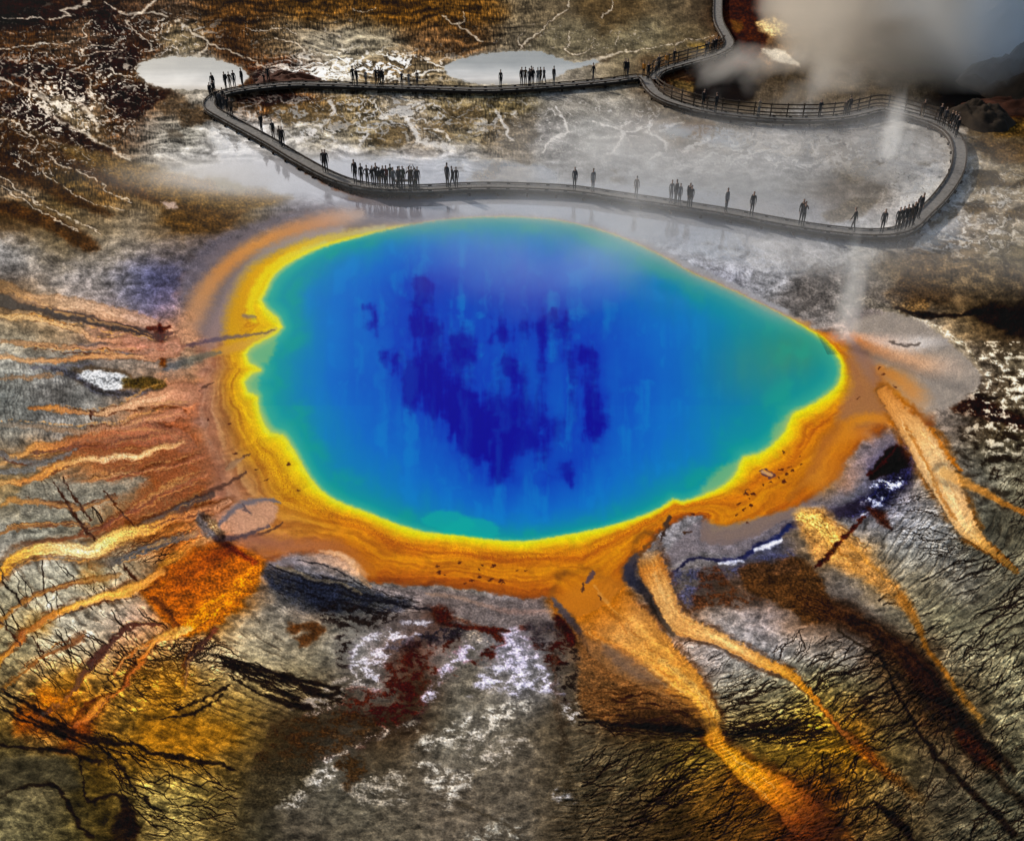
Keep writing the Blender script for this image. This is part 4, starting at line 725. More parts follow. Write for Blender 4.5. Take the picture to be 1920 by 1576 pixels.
    for p, th in (([(640,1180),(720,1165),(800,1150),(830,1180),(760,1230),(690,1290),(640,1300)], .12), ([(840,1180),(960,1180),(1060,1200),(1050,1260),(960,1230),(880,1230)], .14), ([(500,1370),(640,1330),(790,1310),(800,1345),(690,1400),(560,1450),(490,1440)], .02),
                  ([(1000,1180),(1080,1180),(1090,1260),(1060,1330),(1030,1260)], .1), ([(600,1130),(720,1140),(800,1170),(700,1180),(610,1165)], .0)):
        B(p, (26, 18, 16), 3, 8, .9, grain=.4, thr=th)
    for p, th in (([(690,1220),(800,1180),(900,1170),(1060,1180),(1060,1230),(900,1250),(760,1300)], .2), ([(560,1340),(700,1310),(800,1300),(720,1380),(560,1440)], .2)):
        B(p, (58, 20, 9), 3, 8, .9, grain=.4, thr=th)
    LAV = (196, 192, 214)
    for p, c, th in (([(670,1215),(710,1180),(760,1160),(800,1165),(780,1200),(740,1260),(700,1300),(660,1310),(650,1270)], (206,202,212), .02),
                     ([(600,1290),(650,1260),(690,1290),(660,1330),(600,1345),(560,1340)], (150,140,130), .1),
                     ([(795,1290),(830,1240),(870,1210),(920,1190),(890,1230),(830,1270),(800,1330),(775,1330)], LAV, .0),
                     ([(930,1190),(960,1175),(985,1190),(1000,1230),(1040,1270),(1055,1300),(1010,1290),(970,1300),(930,1290),(890,1300),(930,1250)], LAV, .05),
                     ([(940,1180),(965,1178),(975,1250),(950,1290),(935,1240)], (200,194,216), -.1),
                     ([(800,1380),(860,1350),(930,1320),(990,1310),(960,1350),(900,1380),(840,1400),(790,1420)], (190,184,174), .05),
                     ([(780,1430),(840,1440),(880,1450),(870,1490),(840,1510),(790,1460)], (186,180,170), .05),
                     ([(860,1390),(940,1370),(990,1400),(900,1440)], (160,152,142), .15),
                     ([(520,1500),(560,1470),(620,1425),(650,1440),(600,1480),(545,1520)], (200,194,186), .0),
                     ([(590,1390),(640,1360),(660,1400),(620,1440),(580,1430)], (196,190,182), .15),
                     ([(640,1380),(720,1360),(790,1350),(780,1370),(700,1390),(640,1420)], (170,160,146), .1),
                     ([(1045,1330),(1080,1310),(1085,1350),(1060,1345)], (190,186,186), .0),
                     ([(640,1460),(720,1440),(760,1460),(740,1510),(660,1500)], (150,142,130), .05),
                     ([(860,1160),(890,1172),(930,1182),(925,1200),(880,1200)], (176,166,150), .0),
                     ([(880,1560),(960,1540),(980,1590),(900,1600)], (150,146,136), .1), ([(1030,1470),(1070,1480),(1075,1510),(1040,1500)], (150,148,150), .1)):
        B(p, tuple(x * .9 for x in c), 3, 9, .85, grain=.35, thr=th)
    RD = (60, 20, 9)
    for p, th in (([(810,1140),(835,1138),(850,1165),(830,1180),(812,1170)], -.3), ([(740,1240),(770,1200),(800,1215),(790,1270),(760,1320),(720,1310),(715,1280)], -.12),
                  ([(840,1160),(890,1172),(945,1178),(955,1195),(930,1215),(900,1235),(930,1200)], -.15), ([(640,1300),(700,1290),(790,1300),(800,1330),(740,1350),(650,1360)], -.05),
                  ([(500,1375),(560,1345),(620,1340),(700,1340),(690,1380),(600,1420),(520,1450),(480,1440)], -.1), ([(640,1420),(680,1410),(690,1450),(660,1480),(640,1460)], -.2), ([(1020,1230),(1060,1200),(1060,1240),(1040,1260)], -.1),
                  ([(1035,1195),(1070,1180),(1085,1200),(1060,1215)], -.2)):
        B(p, RD if p[0][1] < 1320 else (58, 40, 22), 3, 8, .9, grain=.5, thr=th)
    B([(795,1180),(850,1165),(880,1178),(870,1195),(810,1205),(780,1200)], (30, 28, 36), 2, 7, .85, grain=.6, thr=-.2)
    B([(735,1200),(800,1190),(810,1205),(760,1225),(720,1215)], (40, 32, 36), 2, 7, .7, grain=.6, thr=0)
    B([(985,1175),(1040,1168),(1060,1190),(1010,1210)], (52, 48, 52), 2, 7, .8, grain=.6, thr=-.1)
    S([(838,1170,3),(880,1176,3),(930,1180,4),(955,1182,3)], (70, 22, 10), 1, .7, .85, grain=.4)
    S([(1045,1230,5),(1042,1300,5),(1050,1370,6),(1062,1440,6),(1075,1520,7),(1078,1600,7)], [(80,60,50),(84,70,56),(62,52,38),(60,50,36),(62,52,38)], 3, .8, .65, grain=.3)
    S([(830,1500,3),(900,1520,3),(960,1555,3),(980,1575,2)], (66, 58, 46), 2, .8, .6)
    B([(470,1440),(540,1420),(600,1440),(560,1490),(500,1520),(470,1500)], (62, 54, 38), 3, 14, .7, grain=.4)
    # long cracks
    for q in ([(-20,1395,3),(40,1400,3.5),(130,1408,4),(150,1420,3),(190,1430,4)], [(-20,1510,2.5),(30,1480,3),(90,1468,4),(120,1490,4),(140,1530,4),(170,1570,5)], [(145,1415,2),(155,1460,2),(168,1500,3),(220,1490,5),(240,1520,10),(250,1560,12)],
              [(100,1360,4),(160,1382,6),(250,1395,4),(290,1410,4),(390,1428,4),(440,1440,2)], [(0,1290,3),(70,1330,4),(120,1360,5)], [(560,1290,3),(600,1305,4),(640,1295,4)], [(420,1238,3),(480,1260,4),(540,1278,4),(600,1300,4),(640,1310,3)],
              [(430,1250,2),(500,1285,4),(560,1310,6)], [(410,1228,2),(450,1242,3),(520,1262,4),(590,1282,5),(640,1290,4)], [(425,1262,2),(480,1296,3),(540,1318,5),(580,1326,6)], [(330,1330,2),(380,1310,2.5),(430,1285,2)], [(300,1345,2),(360,1338,3),(420,1300,2)], [(0,1302,2),(60,1345,3),(110,1372,3),(170,1400,2)], [(0,1330,2),(50,1352,3),(120,1380,4)],[(180,1395,2),(230,1440,3),(250,1475,3),(300,1520,2)],[(0,1060,1.5),(12,1100,2),(40,1130,2)], [(1640,1500,3),(1665,1525,7),(1700,1560,8),(1715,1600,6)], [(1650,1230,3),(1700,1330,3),(1760,1420,5),(1840,1500,6),(1900,1560,8)]):
        S(q, (30, 20, 12), 2, .6, .9, edge=None)
    B([(215,1530),(250,1520),(262,1590),(215,1600)], (34, 22, 10), 2, 8, .8, grain=.4)
    B([(0,1425),(120,1425),(150,1480),(90,1462),(30,1478),(0,1500)], (70, 64, 48), 2, 8, .75)
    # ------------------------------------------------ little dark mats floating on the orange
    rr = random.Random(5)
    spots = [(820,1060),(822,1072),(832,1076),(860,1055),(905,1058),(925,1060),(922,1062),(970,1068),(985,1069),(898,1082),(918,1086),(940,1088),(945,1092),(885,1088),(870,1094),(897,1068),
             (1500,855),(1503,870),(1470,847),(1480,875),(1465,880),(1475,888),(1460,895),(1470,903),(1485,882),(1445,905),(1430,908),(1400,925),(1405,935),(1412,925),(1408,948),(1395,955),(1385,945),(1380,965),(1400,980),(1300,963),(1610,747),
             (1650,690),(1655,700),(1680,725),(480,880),(390,785),(430,795),(440,850),(560,920),(540,870),(500,900)]
    for (x, y) in spots:
        r = rr.uniform(1.6, 3.4)
        S([(x - r, y + rr.uniform(-2, 2), r * .5), (x, y, r * .9), (x + r * 1.2, y + rr.uniform(-2, 2), r * .5)], (70, 26, 12), 1, .5, .95)
    S([(1425,882,2),(1432,890,2.5),(1444,895,2.5),(1452,890,2),(1446,884,1.5),(1434,880,1.5),(1425,882,1.5)], (84, 52, 60), 1, .4, .95)
    S([(1430,884,3),(1446,890,3)], (206, 160, 110), 0, .5, .9)
    S([(1395,925,1),(1398,918,1.2),(1404,918,1)], (80,50,30), 1, .5, .9)
    S([(1240,1015,2),(1246,995,3),(1252,978,4),(1256,968,3)], (60, 44, 36), 1, .5, .9)
    S([(1100,1090,3),(1108,1080,5),(1113,1070,3)], (84, 62, 66), 1, .5, .95); S([(1092,1108,1.5),(1095,1095,2.5)], (70, 40, 30), 1, .5, .9)
    S([(1122,1115,1.5),(1128,1125,2)], (80, 44, 24), 1, .5, .9)
    S([(1280,1000,1.2),(1296,996,1.5)], (70, 40, 20), 1, .5, .8)
    s.W = np.maximum(s.W, .97 * np.clip(1.6 * flats - .25, 0, 1) * (1 - inside_outer * .2))
    for P in ([(590,350),(640,362),(700,372),(900,362),(1100,368),(1300,398),(1500,432),(1650,447),(1640,500),(1500,520),(1300,480),(1100,418),(900,396),(740,404),(650,392),(600,372)],
              [(398,225),(440,245),(500,285),(570,325),(610,345),(600,372),(520,360),(440,320),(390,270)], [(1560,445),(1680,452),(1740,430),(1790,400),(1800,440),(1740,470),(1640,470)],
              [(640,300),(760,290),(1000,300),(1040,345),(900,345),(760,348),(690,340)], [(1230,235),(1400,225),(1600,230),(1750,245),(1780,300),(1740,360),(1640,345),(1500,300),(1300,270)]):
        w, d = s.sdf(P, 2, 30)
        m = 1 - sstep(-14, 8, d)
        s.W[w] = lerp(s.W[w], .99, m * sstep(-.5, .0, s.n40[w] + .25)); s.Q[w] = np.maximum(s.Q[w], m * .7)
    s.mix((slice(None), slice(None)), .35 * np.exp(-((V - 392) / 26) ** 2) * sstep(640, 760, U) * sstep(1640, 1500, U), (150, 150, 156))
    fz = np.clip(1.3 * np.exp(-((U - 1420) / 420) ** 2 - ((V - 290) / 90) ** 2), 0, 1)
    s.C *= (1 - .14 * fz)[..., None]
    # ponds: pale rims
    for P in (POND_A, POND_B):
        w, d = s.sdf(P, 1, 30)
        s.mix(w, np.exp(-(d / 5) ** 2) * .5, (150, 140, 120))
    # fine grit, and brown flecks over the left streaks
    grit = fbm(U / 2.7, V / 2.2, 350, 2)
    s.C *= (1 + (.15 - .11 * flats - .09 * inside_outer) * grit)[..., None]
    lf = np.clip(1.3 * np.exp(-((U - 250) / 170) ** 2 - ((V - 900) / 190) ** 2), 0, 1) * (1 - inside_outer)
    warm = sstep(.06, .25, s.C[..., 0] - s.C[..., 2])
    s.mix((slice(None), slice(None)), lf * warm * sstep(.12, .5, grit * .7 + s.n7 * .8) * .7, (96, 46, 18))
    s.mix((slice(None), slice(None)), lf * warm * sstep(.30, .7, -grit * .7 - s.n7 * .8) * .5, (226, 170, 110))
    # bold local contrast of the lit crust
    land = 1 - np.clip(inside_outer + flats + np.maximum(.85 * s.K, .92 * s.Q), 0, 1)
    mot = np.clip(sstep(1150, 1350, V) * sstep(1350, 1550, U) + .8 * sstep(1180, 1300, V) * sstep(480, 300, U) + .6 * np.exp(-((U - 1820) / 120) ** 2 - ((V - 640) / 200) ** 2), 0, 1)
    s.C *= (1 + land * (1 - .6 * sstep(940, 1060, U) * sstep(150, 200, V) * sstep(520, 430, V) * sstep(1860, 1760, U)) * ((.30 + .35 * mot) * s.n7 + .08 * s.n4 + .22 * mot * s.n40))[..., None]
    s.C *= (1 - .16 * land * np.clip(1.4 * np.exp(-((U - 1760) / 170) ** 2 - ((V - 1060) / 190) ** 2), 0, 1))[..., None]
    lum = s.C.mean(-1) + 1e-4
    kk = lerp(1, np.clip((lum / .47) ** .32, .45, 1.12), land)
    s.C = s.C * kk[..., None]
    lum = s.C.mean(-1)[..., None]
    s.C = lum + (s.C - lum) * (1 + .22 * land * near - .06 * far)[..., None]
    # ------------------------------------------------ relief (metres)
    rg = 1 - .85 * inside_outer
    s.H += (.030 * s.n40 * (1 - flats) + .010 * s.n12 * (1 - flats * .9)) * rg + land * (.006 * ripple + .012 * flow + .012 * s.n7) * near
    # ------------------------------------------------ colour of the water by its depth, with steam and haze painted in
    wd_, dd = s.sdf(DEEP, 2, 700)
    Dd = np.full(U.shape, 600., np.float32); Dd[wd_] = dd
    Ds = -Dr * lerp(.55, 1, sstep(520, 640, U))
    q = np.clip(Ds, 0, None) / (np.clip(Ds, 0, None) - np.clip(-Dr, 0, None) + np.clip(-Dr, 0, None) + np.clip(Dd, .01, None) * np.where(V > 760, 1.0, .8))
    sv = fbm(U / 34, V / 150 + s.n120, 301, 4); sv2 = fbm(U / 14, V / 90, 311, 3); pt = fbm(U / 90, V / 120, 321, 4)
    q = np.clip(q + (.10 * sv + .05 * sv2 + .10 * pt) * sstep(.1, .5, q), 0, 1)
    wc = s.ramp(q, [(0,(204,206,60)),(.012,(140,190,120)),(.035,(44,166,150)),(.10,(6,146,158)),(.18,(0,136,168)),(.30,(0,122,186)),(.52,(0,104,198)),(.75,(0,88,194)),(.92,(0,72,188)),(1,(0,62,184))])
    cu, cv = U + 9 * s.n40 + 12 * sv, V + 18 * s.n40b + 20 * pt
    core = np.zeros(U.shape, np.float32)
    for (x, y, a, b) in [(787,600,24,52),(815,615,20,26),(806,690,36,50),(872,650,30,34),(838,735,48,50),(855,770,48,42),(906,792,56,46),(941,610,30,30),(1006,618,30,36),(1012,670,16,44),(1057,612,18,26),(1091,668,36,32),(1108,742,30,60),
                         (983,762,46,48),(1032,810,30,44),(940,884,40,34),(903,830,48,36),(967,832,52,32),(735,674,22,36),(772,735,24,40),(1057,888,26,24),(700,600,14,26),(800,545,30,24),(1120,800,22,34),(960,700,26,36)]:
        core = core + np.exp(-((cu - x) / a) ** 2 - ((cv - y) / b) ** 2)
    halo = sstep(.1, 1.1, core + .5 * sv + .2 * sv2)
    wc += (np.array((0, 46, 176), np.float32) / 255 - wc) * (halo * .75 * sstep(.3, .6, q))[..., None]
    cb = sstep(.05, .45, core)
    core = cb * sstep(.36, 1.25, core * .95 + .75 * sv + .4 * sv2 + .12 * s.n12) * sstep(.25, .5, q)
    wc += (np.array((0, 6, 146), np.float32) / 255 - wc) * (core * .9)[..., None]
    lt = sstep(-.15, .7, sv + .2 * sv2 + .3 * pt) * sstep(.12, .4, q) * (1 - .6 * core)  # pale steam streaks painted into the water colour
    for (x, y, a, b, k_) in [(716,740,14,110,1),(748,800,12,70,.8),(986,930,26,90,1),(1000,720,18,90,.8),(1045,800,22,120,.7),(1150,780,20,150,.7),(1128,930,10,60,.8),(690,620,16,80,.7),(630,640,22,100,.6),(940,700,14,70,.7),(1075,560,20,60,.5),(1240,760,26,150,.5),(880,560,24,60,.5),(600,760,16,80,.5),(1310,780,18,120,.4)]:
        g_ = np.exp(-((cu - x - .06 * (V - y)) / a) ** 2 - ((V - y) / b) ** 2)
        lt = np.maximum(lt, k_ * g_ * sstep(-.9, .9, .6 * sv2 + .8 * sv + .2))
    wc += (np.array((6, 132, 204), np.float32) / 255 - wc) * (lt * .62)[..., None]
    gr = np.exp(-((U - 1400) / 90) ** 2 - ((V - 690) / 90) ** 2) * .55 + np.exp(-((U - 1500) / 70) ** 2 - ((V - 660) / 60) ** 2) * .6
    wc += (np.array((60, 142, 110), np.float32) / 255 - wc) * np.clip(gr + .2 * sv * gr, 0, .8)[..., None]
    mg = np.exp(-((q - .14) / .10) ** 2) * sstep(-.1, .5, fbm(U / 60, V / 48, 345, 4) + .3 * sv)
    wc += (np.array((30, 160, 138), np.float32) / 255 - wc) * (mg * .5)[..., None]
    for P in ([(790,975),(820,958),(860,962),(890,985),(860,998),(820,990)], [(830,1000),(870,972),(920,978),(935,1000),(900,1008)]):
        w, d = s.sdf(P, 1, 30)
        wc[w] += (np.array((0, 168, 160), np.float32) / 255 - wc[w]) * ((1 - sstep(-3, 6, d)) * .7)[..., None]
    wc += (np.array((128, 156, 158), np.float32) / 255 - wc) * (wtop * np.exp(-np.clip(-Dr, 0, None) / 20) * .85)[..., None]  # far rim faded to grey: haze painted into the water
    for P in ([(1452,800),(1488,776),(1484,808),(1462,832),(1448,834)], [(1344,884),(1392,864),(1382,898),(1340,926),(1310,930)], [(452,690),(480,700),(484,735),(460,732)], [(470,640),(516,634),(500,680),(466,676)], [(486,772),(500,790),(516,812),(500,808)]):
        w, d = s.sdf(P, 1, 30)
        wc[w] += (np.array((150, 186, 112), np.float32) / 255 - wc[w]) * ((1 - sstep(-6, 9, d)) * .6)[..., None]
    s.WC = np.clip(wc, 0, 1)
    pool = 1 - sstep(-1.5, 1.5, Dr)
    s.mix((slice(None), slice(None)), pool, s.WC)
    # margin of the pool: pale bays and bright lip
    lip = np.exp(-((Dr - 1.0) / 3.2) ** 2) * (wb + wl)
    s.mix((slice(None), slice(None)), np.clip(lip, 0, 1) * .7, (226, 222, 40))
    for P in (POND_A, POND_B):
        w, d = s.sdf(P, 1, 30)
        g = 1 - sstep(-2, 2, d)
        col = s.ramp(np.clip((V[w] - min(a[1] for a in P)) / 60, 0, 1), [(0, (120,116,106)), (.35, (132,130,122)), (.6, (176,174,168)), (.85, (196,190,182)), (1, (160,148,130))])
        col = col * (1 + .10 * s.n40[w] + .06 * fbm(U[w] / 70, V[w] / 6, 330, 3))[..., None]
        s.mix(w, g, col); s.W[w] = lerp(s.W[w], 1, g)
    s.pondA = s.sdf(POND_A, 1, 30); s.pondB = s.sdf(POND_B, 1, 30)
    return s

def finish(s):
    np.clip(s.C, 0.008, 0.97, out=s.C)
    return s

# =================================================================== BLENDER
import bpy, bmesh
from mathutils import Vector, Matrix

scene = bpy.context.scene
COL = scene.collection
R = math.radians

def link(o, parent=None):
    COL.objects.link(o)
    if parent is not None: o.parent = parent
    return o

def tag(o, label=None, cat=None, group=None, kind=None):
    if label: o['label'] = label
    if cat: o['category'] = cat
    if group: o['group'] = group
    if kind: o['kind'] = kind
    return o

def empty(name, loc, rz=0.0):
    o = bpy.data.objects.new(name, None); o.location = loc; o.rotation_euler.z = rz
    o.empty_display_size = .3
    return link(o)

class MB:
    """collects shapes, links them as one mesh"""
    def __init__(s): s.v, s.f, s.m = [], [], []
    def add(s, vs, fs, mi=0):
        n = len(s.v); s.v += [tuple(v) for v in vs]; s.f += [tuple(i + n for i in f) for f in fs]; s.m += [mi] * len(fs)
    def box(s, c, ax, ay, az, mi=0):
        """centre, three half-axis vectors"""
        c = Vector(c); vs = [c + sx * ax + sy * ay + sz * az for sz in (-1, 1) for sy in (-1, 1) for sx in (-1, 1)]
        s.add(vs, [(0, 2, 3, 1), (4, 5, 7, 6), (0, 1, 5, 4), (2, 6, 7, 3), (0, 4, 6, 2), (1, 3, 7, 5)], mi)
    def tube(s, pts, rad, n=6, mi=0):
        pts = [Vector(p) for p in pts]; rings = []
        for i, p in enumerate(pts):
            d = (pts[min(i + 1, len(pts) - 1)] - pts[max(i - 1, 0)]).normalized()
            a = d.orthogonal().normalized(); b = d.cross(a)
            r = rad[i] if isinstance(rad, (list, tuple)) else rad
            rings.append([p + (a * math.cos(2 * math.pi * k / n) + b * math.sin(2 * math.pi * k / n)) * r for k in range(n)])
        vs = [q for r in rings for q in r]; fs = []
        for i in range(len(pts) - 1):
            for k in range(n):
                fs.append((i * n + k, i * n + (k + 1) % n, (i + 1) * n + (k + 1) % n, (i + 1) * n + k))
        fs.append(tuple(range(n - 1, -1, -1))); fs.append(tuple((len(pts) - 1) * n + k for k in range(n)))
        s.add(vs, fs, mi)
    def build(s, name, mats, parent=None, smooth=False):
        me = bpy.data.meshes.new(name); me.from_pydata(s.v, [], s.f)
        for m in (mats if isinstance(mats, (list, tuple)) else [mats]): me.materials.append(m)
        me.polygons.foreach_set('material_index', s.m)
        if smooth: me.polygons.foreach_set('use_smooth', [True] * len(s.f))
        me.update()
        return link(bpy.data.objects.new(name, me), parent)

def new_mat(name):
    m = bpy.data.materials.new(name); m.use_nodes = True
    nt = m.node_tree; b = nt.nodes['Principled BSDF']
    return m, nt, b

def N(nt, t, **kw):
    n = nt.nodes.new(t)
    for k, v in kw.items(): setattr(n, k, v)
    return n

def math_node(nt, op, a, b=None, c=None, clamp=False):
    n = N(nt, 'ShaderNodeMath', operation=op); n.use_clamp = clamp
    for i, x in enumerate((a, b, c)):
        if x is None: continue
        if isinstance(x, (int, float)): n.inputs[i].default_value = x
        else: nt.links.new(x, n.inputs[i])
    return n.outputs[0]

def simple_mat(name, col, rough=.8, spec=.3, var=.35, scale=6.0, stretch=(1, 1, 1), bump=0.0):
    m, nt, b = new_mat(name)
    tc = N(nt, 'ShaderNodeTexCoord'); mp = N(nt, 'ShaderNodeMapping'); mp.inputs['Scale'].default_value = stretch
    nz = N(nt, 'ShaderNodeTexNoise'); nz.inputs['Scale'].default_value = scale; nz.inputs['Detail'].default_value = 5
    nt.links.new(tc.outputs['Object'], mp.inputs['Vector']); nt.links.new(mp.outputs[0], nz.inputs['Vector'])
    cr = N(nt, 'ShaderNodeValToRGB')
    cr.color_ramp.elements[0].position = .3; cr.color_ramp.elements[1].position = .7
    cr.color_ramp.elements[0].color = tuple(c * (1 - var) for c in col) + (1,)
    cr.color_ramp.elements[1].color = tuple(min(1, c * (1 + var)) for c in col) + (1,)
    nt.links.new(nz.outputs['Fac'], cr.inputs['Fac']); nt.links.new(cr.outputs['Color'], b.inputs['Base Color'])
    b.inputs['Roughness'].default_value = rough; b.inputs['Specular IOR Level'].default_value = spec
    if bump:
        bp = N(nt, 'ShaderNodeBump'); bp.inputs['Strength'].default_value = bump; bp.inputs['Distance'].default_value = .05
        nt.links.new(nz.outputs['Fac'], bp.inputs['Height']); nt.links.new(bp.outputs[0], b.inputs['Normal'])
    return m

# ------------------------------------------------------------------- the ground
STEP = 1.35
us = axis(-6, 1926, STEP, -300, 2220, 9.0)
vs = axis(-6, 1582, STEP, -186, 1790, 9.0)
sv = finish(paint(us, vs))
nu, nv = len(us), len(vs)
edge_fade = sstep(2, 14, np.abs(sv.Dr))
Hh = sv.H * edge_fade * np.where(sv.Dr < 0, 0, 1)
for w_, d_ in (sv.pondA, sv.pondB): Hh[w_] *= sstep(0, 10, d_)
X, Y = G(sv.U.astype(np.float64), sv.V.astype(np.float64))
P = np.stack([X, Y, Hh.astype(np.float64)], -1)
# normals of the whole sheet, so that its pieces meet without a seam
tu = np.gradient(P, axis=1); tv = np.gradient(P, axis=0)
Nn = np.cross(tv, tu); Nn /= np.linalg.norm(Nn, axis=-1, keepdims=True) + 1e-12
Nn[Nn[..., 2] < 0] *= -1
def to_lin(c): return np.where(c <= .04045, c / 12.92, ((c + .055) / 1.055) ** 2.4)
ALB = 0.62
albedo = np.clip(to_lin(sv.C.astype(np.float64)) * ALB, 0.003, .85)

def mid(a): return (a[:-1, :-1] + a[1:, :-1] + a[:-1, 1:] + a[1:, 1:]) / 4
fDr = mid(sv.Dr)
pa = np.full(sv.U.shape, 99.); pa[sv.pondA[0]] = sv.pondA[1]; pb = np.full(sv.U.shape, 99.); pb[sv.pondB[0]] = sv.pondB[1]
fid = np.zeros(fDr.shape, np.int8)
fid[mid(sv.Mat) > .5] = 4
fid[(mid(sv.K) > .5) & (fid == 0)] = 5
fid[fDr < 0] = 1; fid[mid(pa) < 0] = 2; fid[mid(pb) < 0] = 3

def sheet(name, sel, mat):
    j, i = np.nonzero(sel)
    a = j * nu + i
    q = np.stack([a, a + nu, a + nu + 1, a + 1], -1)
    used, inv = np.unique(q.ravel(), return_inverse=True)
    me = bpy.data.meshes.new(name)
    me.vertices.add(len(used)); me.vertices.foreach_set('co', P.reshape(-1, 3)[used].astype(np.float32).ravel())
    nf = len(q)
    me.loops.add(nf * 4); me.polygons.add(nf)
    me.loops.foreach_set('vertex_index', inv.astype(np.int32).ravel())
    me.polygons.foreach_set('loop_start', np.arange(nf, dtype=np.int32) * 4)
    me.polygons.foreach_set('use_smooth', np.ones(nf, bool))
    me.update(calc_edges=True)
    ca = me.attributes.new('tone', 'FLOAT_COLOR', 'POINT')
    c4 = np.ones((len(used), 4), np.float32); c4[:, :3] = albedo.reshape(-1, 3)[used]
    ca.data.foreach_set('color', c4.ravel())
    wa = me.attributes.new('wet', 'FLOAT', 'POINT'); wa.data.foreach_set('value', sv.W.reshape(-1)[used].astype(np.float32))
    me.normals_split_custom_set_from_vertices(Nn.reshape(-1, 3)[used].astype(np.float32))
    me.materials.append(mat)
    o = link(bpy.data.objects.new(name, me)); o['kind'] = 'structure'
    return o

def crust_mat():
    m, nt, b = new_mat('mineral_crust')
    at = N(nt, 'ShaderNodeAttribute', attribute_name='tone'); we = N(nt, 'ShaderNodeAttribute', attribute_name='wet')
    tc = N(nt, 'ShaderNodeTexCoord')
    n1 = N(nt, 'ShaderNodeTexNoise'); n1.inputs['Scale'].default_value = 9; n1.inputs['Detail'].default_value = 6; n1.inputs['Roughness'].default_value = .7
    nt.links.new(tc.outputs['Object'], n1.inputs['Vector'])
    dry = math_node(nt, 'SUBTRACT', 1.0, we.outputs['Fac'], clamp=True)
    k = math_node(nt, 'MULTIPLY_ADD', n1.outputs['Fac'], .8, .6)
    k2 = math_node(nt, 'MULTIPLY_ADD', math_node(nt, 'SUBTRACT', k, 1.0), math_node(nt, 'MULTIPLY', dry, .9), 1.0)
    mx = N(nt, 'ShaderNodeVectorMath', operation='SCALE')
    nt.links.new(at.outputs['Color'], mx.inputs[0]); nt.links.new(k2, mx.inputs['Scale'])
    nt.links.new(mx.outputs[0], b.inputs['Base Color'])
    n2 = N(nt, 'ShaderNodeTexNoise'); n2.inputs['Scale'].default_value = 1.3; n2.inputs['Detail'].default_value = 4
    nt.links.new(tc.outputs['Object'], n2.inputs['Vector'])
    rg = math_node(nt, 'MULTIPLY_ADD', dry, .85, .06)
    rg2 = math_node(nt, 'MULTIPLY_ADD', n2.outputs['Fac'], .08, math_node(nt, 'SUBTRACT', rg, .04), clamp=True)
    nt.links.new(rg2, b.inputs['Roughness'])
    nt.links.new(math_node(nt, 'MULTIPLY_ADD', math_node(nt, 'POWER', we.outputs['Fac'], 3.0), .9, .0), b.inputs['Specular IOR Level'])
    bp = N(nt, 'ShaderNodeBump'); bp.inputs['Distance'].default_value = .03
    nt.links.new(math_node(nt, 'MULTIPLY', math_node(nt, 'POWER', dry, 1.5), .45), bp.inputs['Strength'])
    nt.links.new(n1.outputs['Fac'], bp.inputs['Height']); nt.links.new(bp.outputs[0], b.inputs['Normal'])
    return m

def water_mat(name, spec, rough, wave):
    m, nt, b = new_mat(name)
    at = N(nt, 'ShaderNodeAttribute', attribute_name='tone'); nt.links.new(at.outputs['Color'], b.inputs['Base Color'])
    b.inputs['Roughness'].default_value = rough; b.inputs['Specular IOR Level'].default_value = spec
    tc = N(nt, 'ShaderNodeTexCoord')
    n1 = N(nt, 'ShaderNodeTexNoise'); n1.inputs['Scale'].default_value = 2.2; n1.inputs['Detail'].default_value = 3
    nt.links.new(tc.outputs['Object'], n1.inputs['Vector'])
    bp = N(nt, 'ShaderNodeBump'); bp.inputs['Strength'].default_value = wave; bp.inputs['Distance'].default_value = .02
    nt.links.new(n1.outputs['Fac'], bp.inputs['Height']); nt.links.new(bp.outputs[0], b.inputs['Normal'])
    return m

M_CRUST = crust_mat()
M_POOL = water_mat('spring_water', .015, .08, .1)
M_POND = water_mat('pond_water', .3, .10, .1)
sheet('ground', fid == 0, M_CRUST)
tag(sheet('pool_water', fid == 1, M_POOL), 'deep blue hot spring water turning teal towards its yellow rim')
tag(sheet('pond_water', fid == 2, M_POND), 'pale silvery pond beside the left bend of the boardwalk')
tag(sheet('pond_water', fid == 3, M_POND), 'pale silvery pond behind the middle of the rear boardwalk')
tag(sheet('runoff_channel', fid == 5, M_CRUST), 'orange runoff streams fanning out from the rim over the grey crust')
tag(sheet('bacterial_mat', fid == 4, M_CRUST), 'yellow and orange bacterial mat ringing the blue spring')

# plain country out to the horizon, under and beyond the detailed sheet
mb = MB(); seg = 48
far_r = [0, 40, 90, 200, 500, 1500, 5000]
vs_ = [(0, 55, -.45)]; fs_ = []
for r in far_r[1:]:
    for k in range(seg): vs_.append((r * math.cos(2 * math.pi * k / seg), 55 + r * math.sin(2 * math.pi * k / seg), -.45))
for k in range(seg): fs_.append((0, 1 + k, 1 + (k + 1) % seg))
for i in range(len(far_r) - 2):
    for k in range(seg):
        a = 1 + i * seg; b_ = a + seg
        fs_.append((a + k, b_ + k, b_ + (k + 1) % seg, a + (k + 1) % seg))
mb.add(vs_, fs_)
m_plain = simple_mat('dry_plain', (.10, .085, .055), .95, .1, .6, .08, bump=.3)
tag(mb.build('terrain', m_plain), kind='structure')

# ------------------------------------------------------------------- boardwalk
DECK = 0.50
def gp(u, v, z=0.0):
    x, y = G(u, v, z); return Vector((x, y, z))

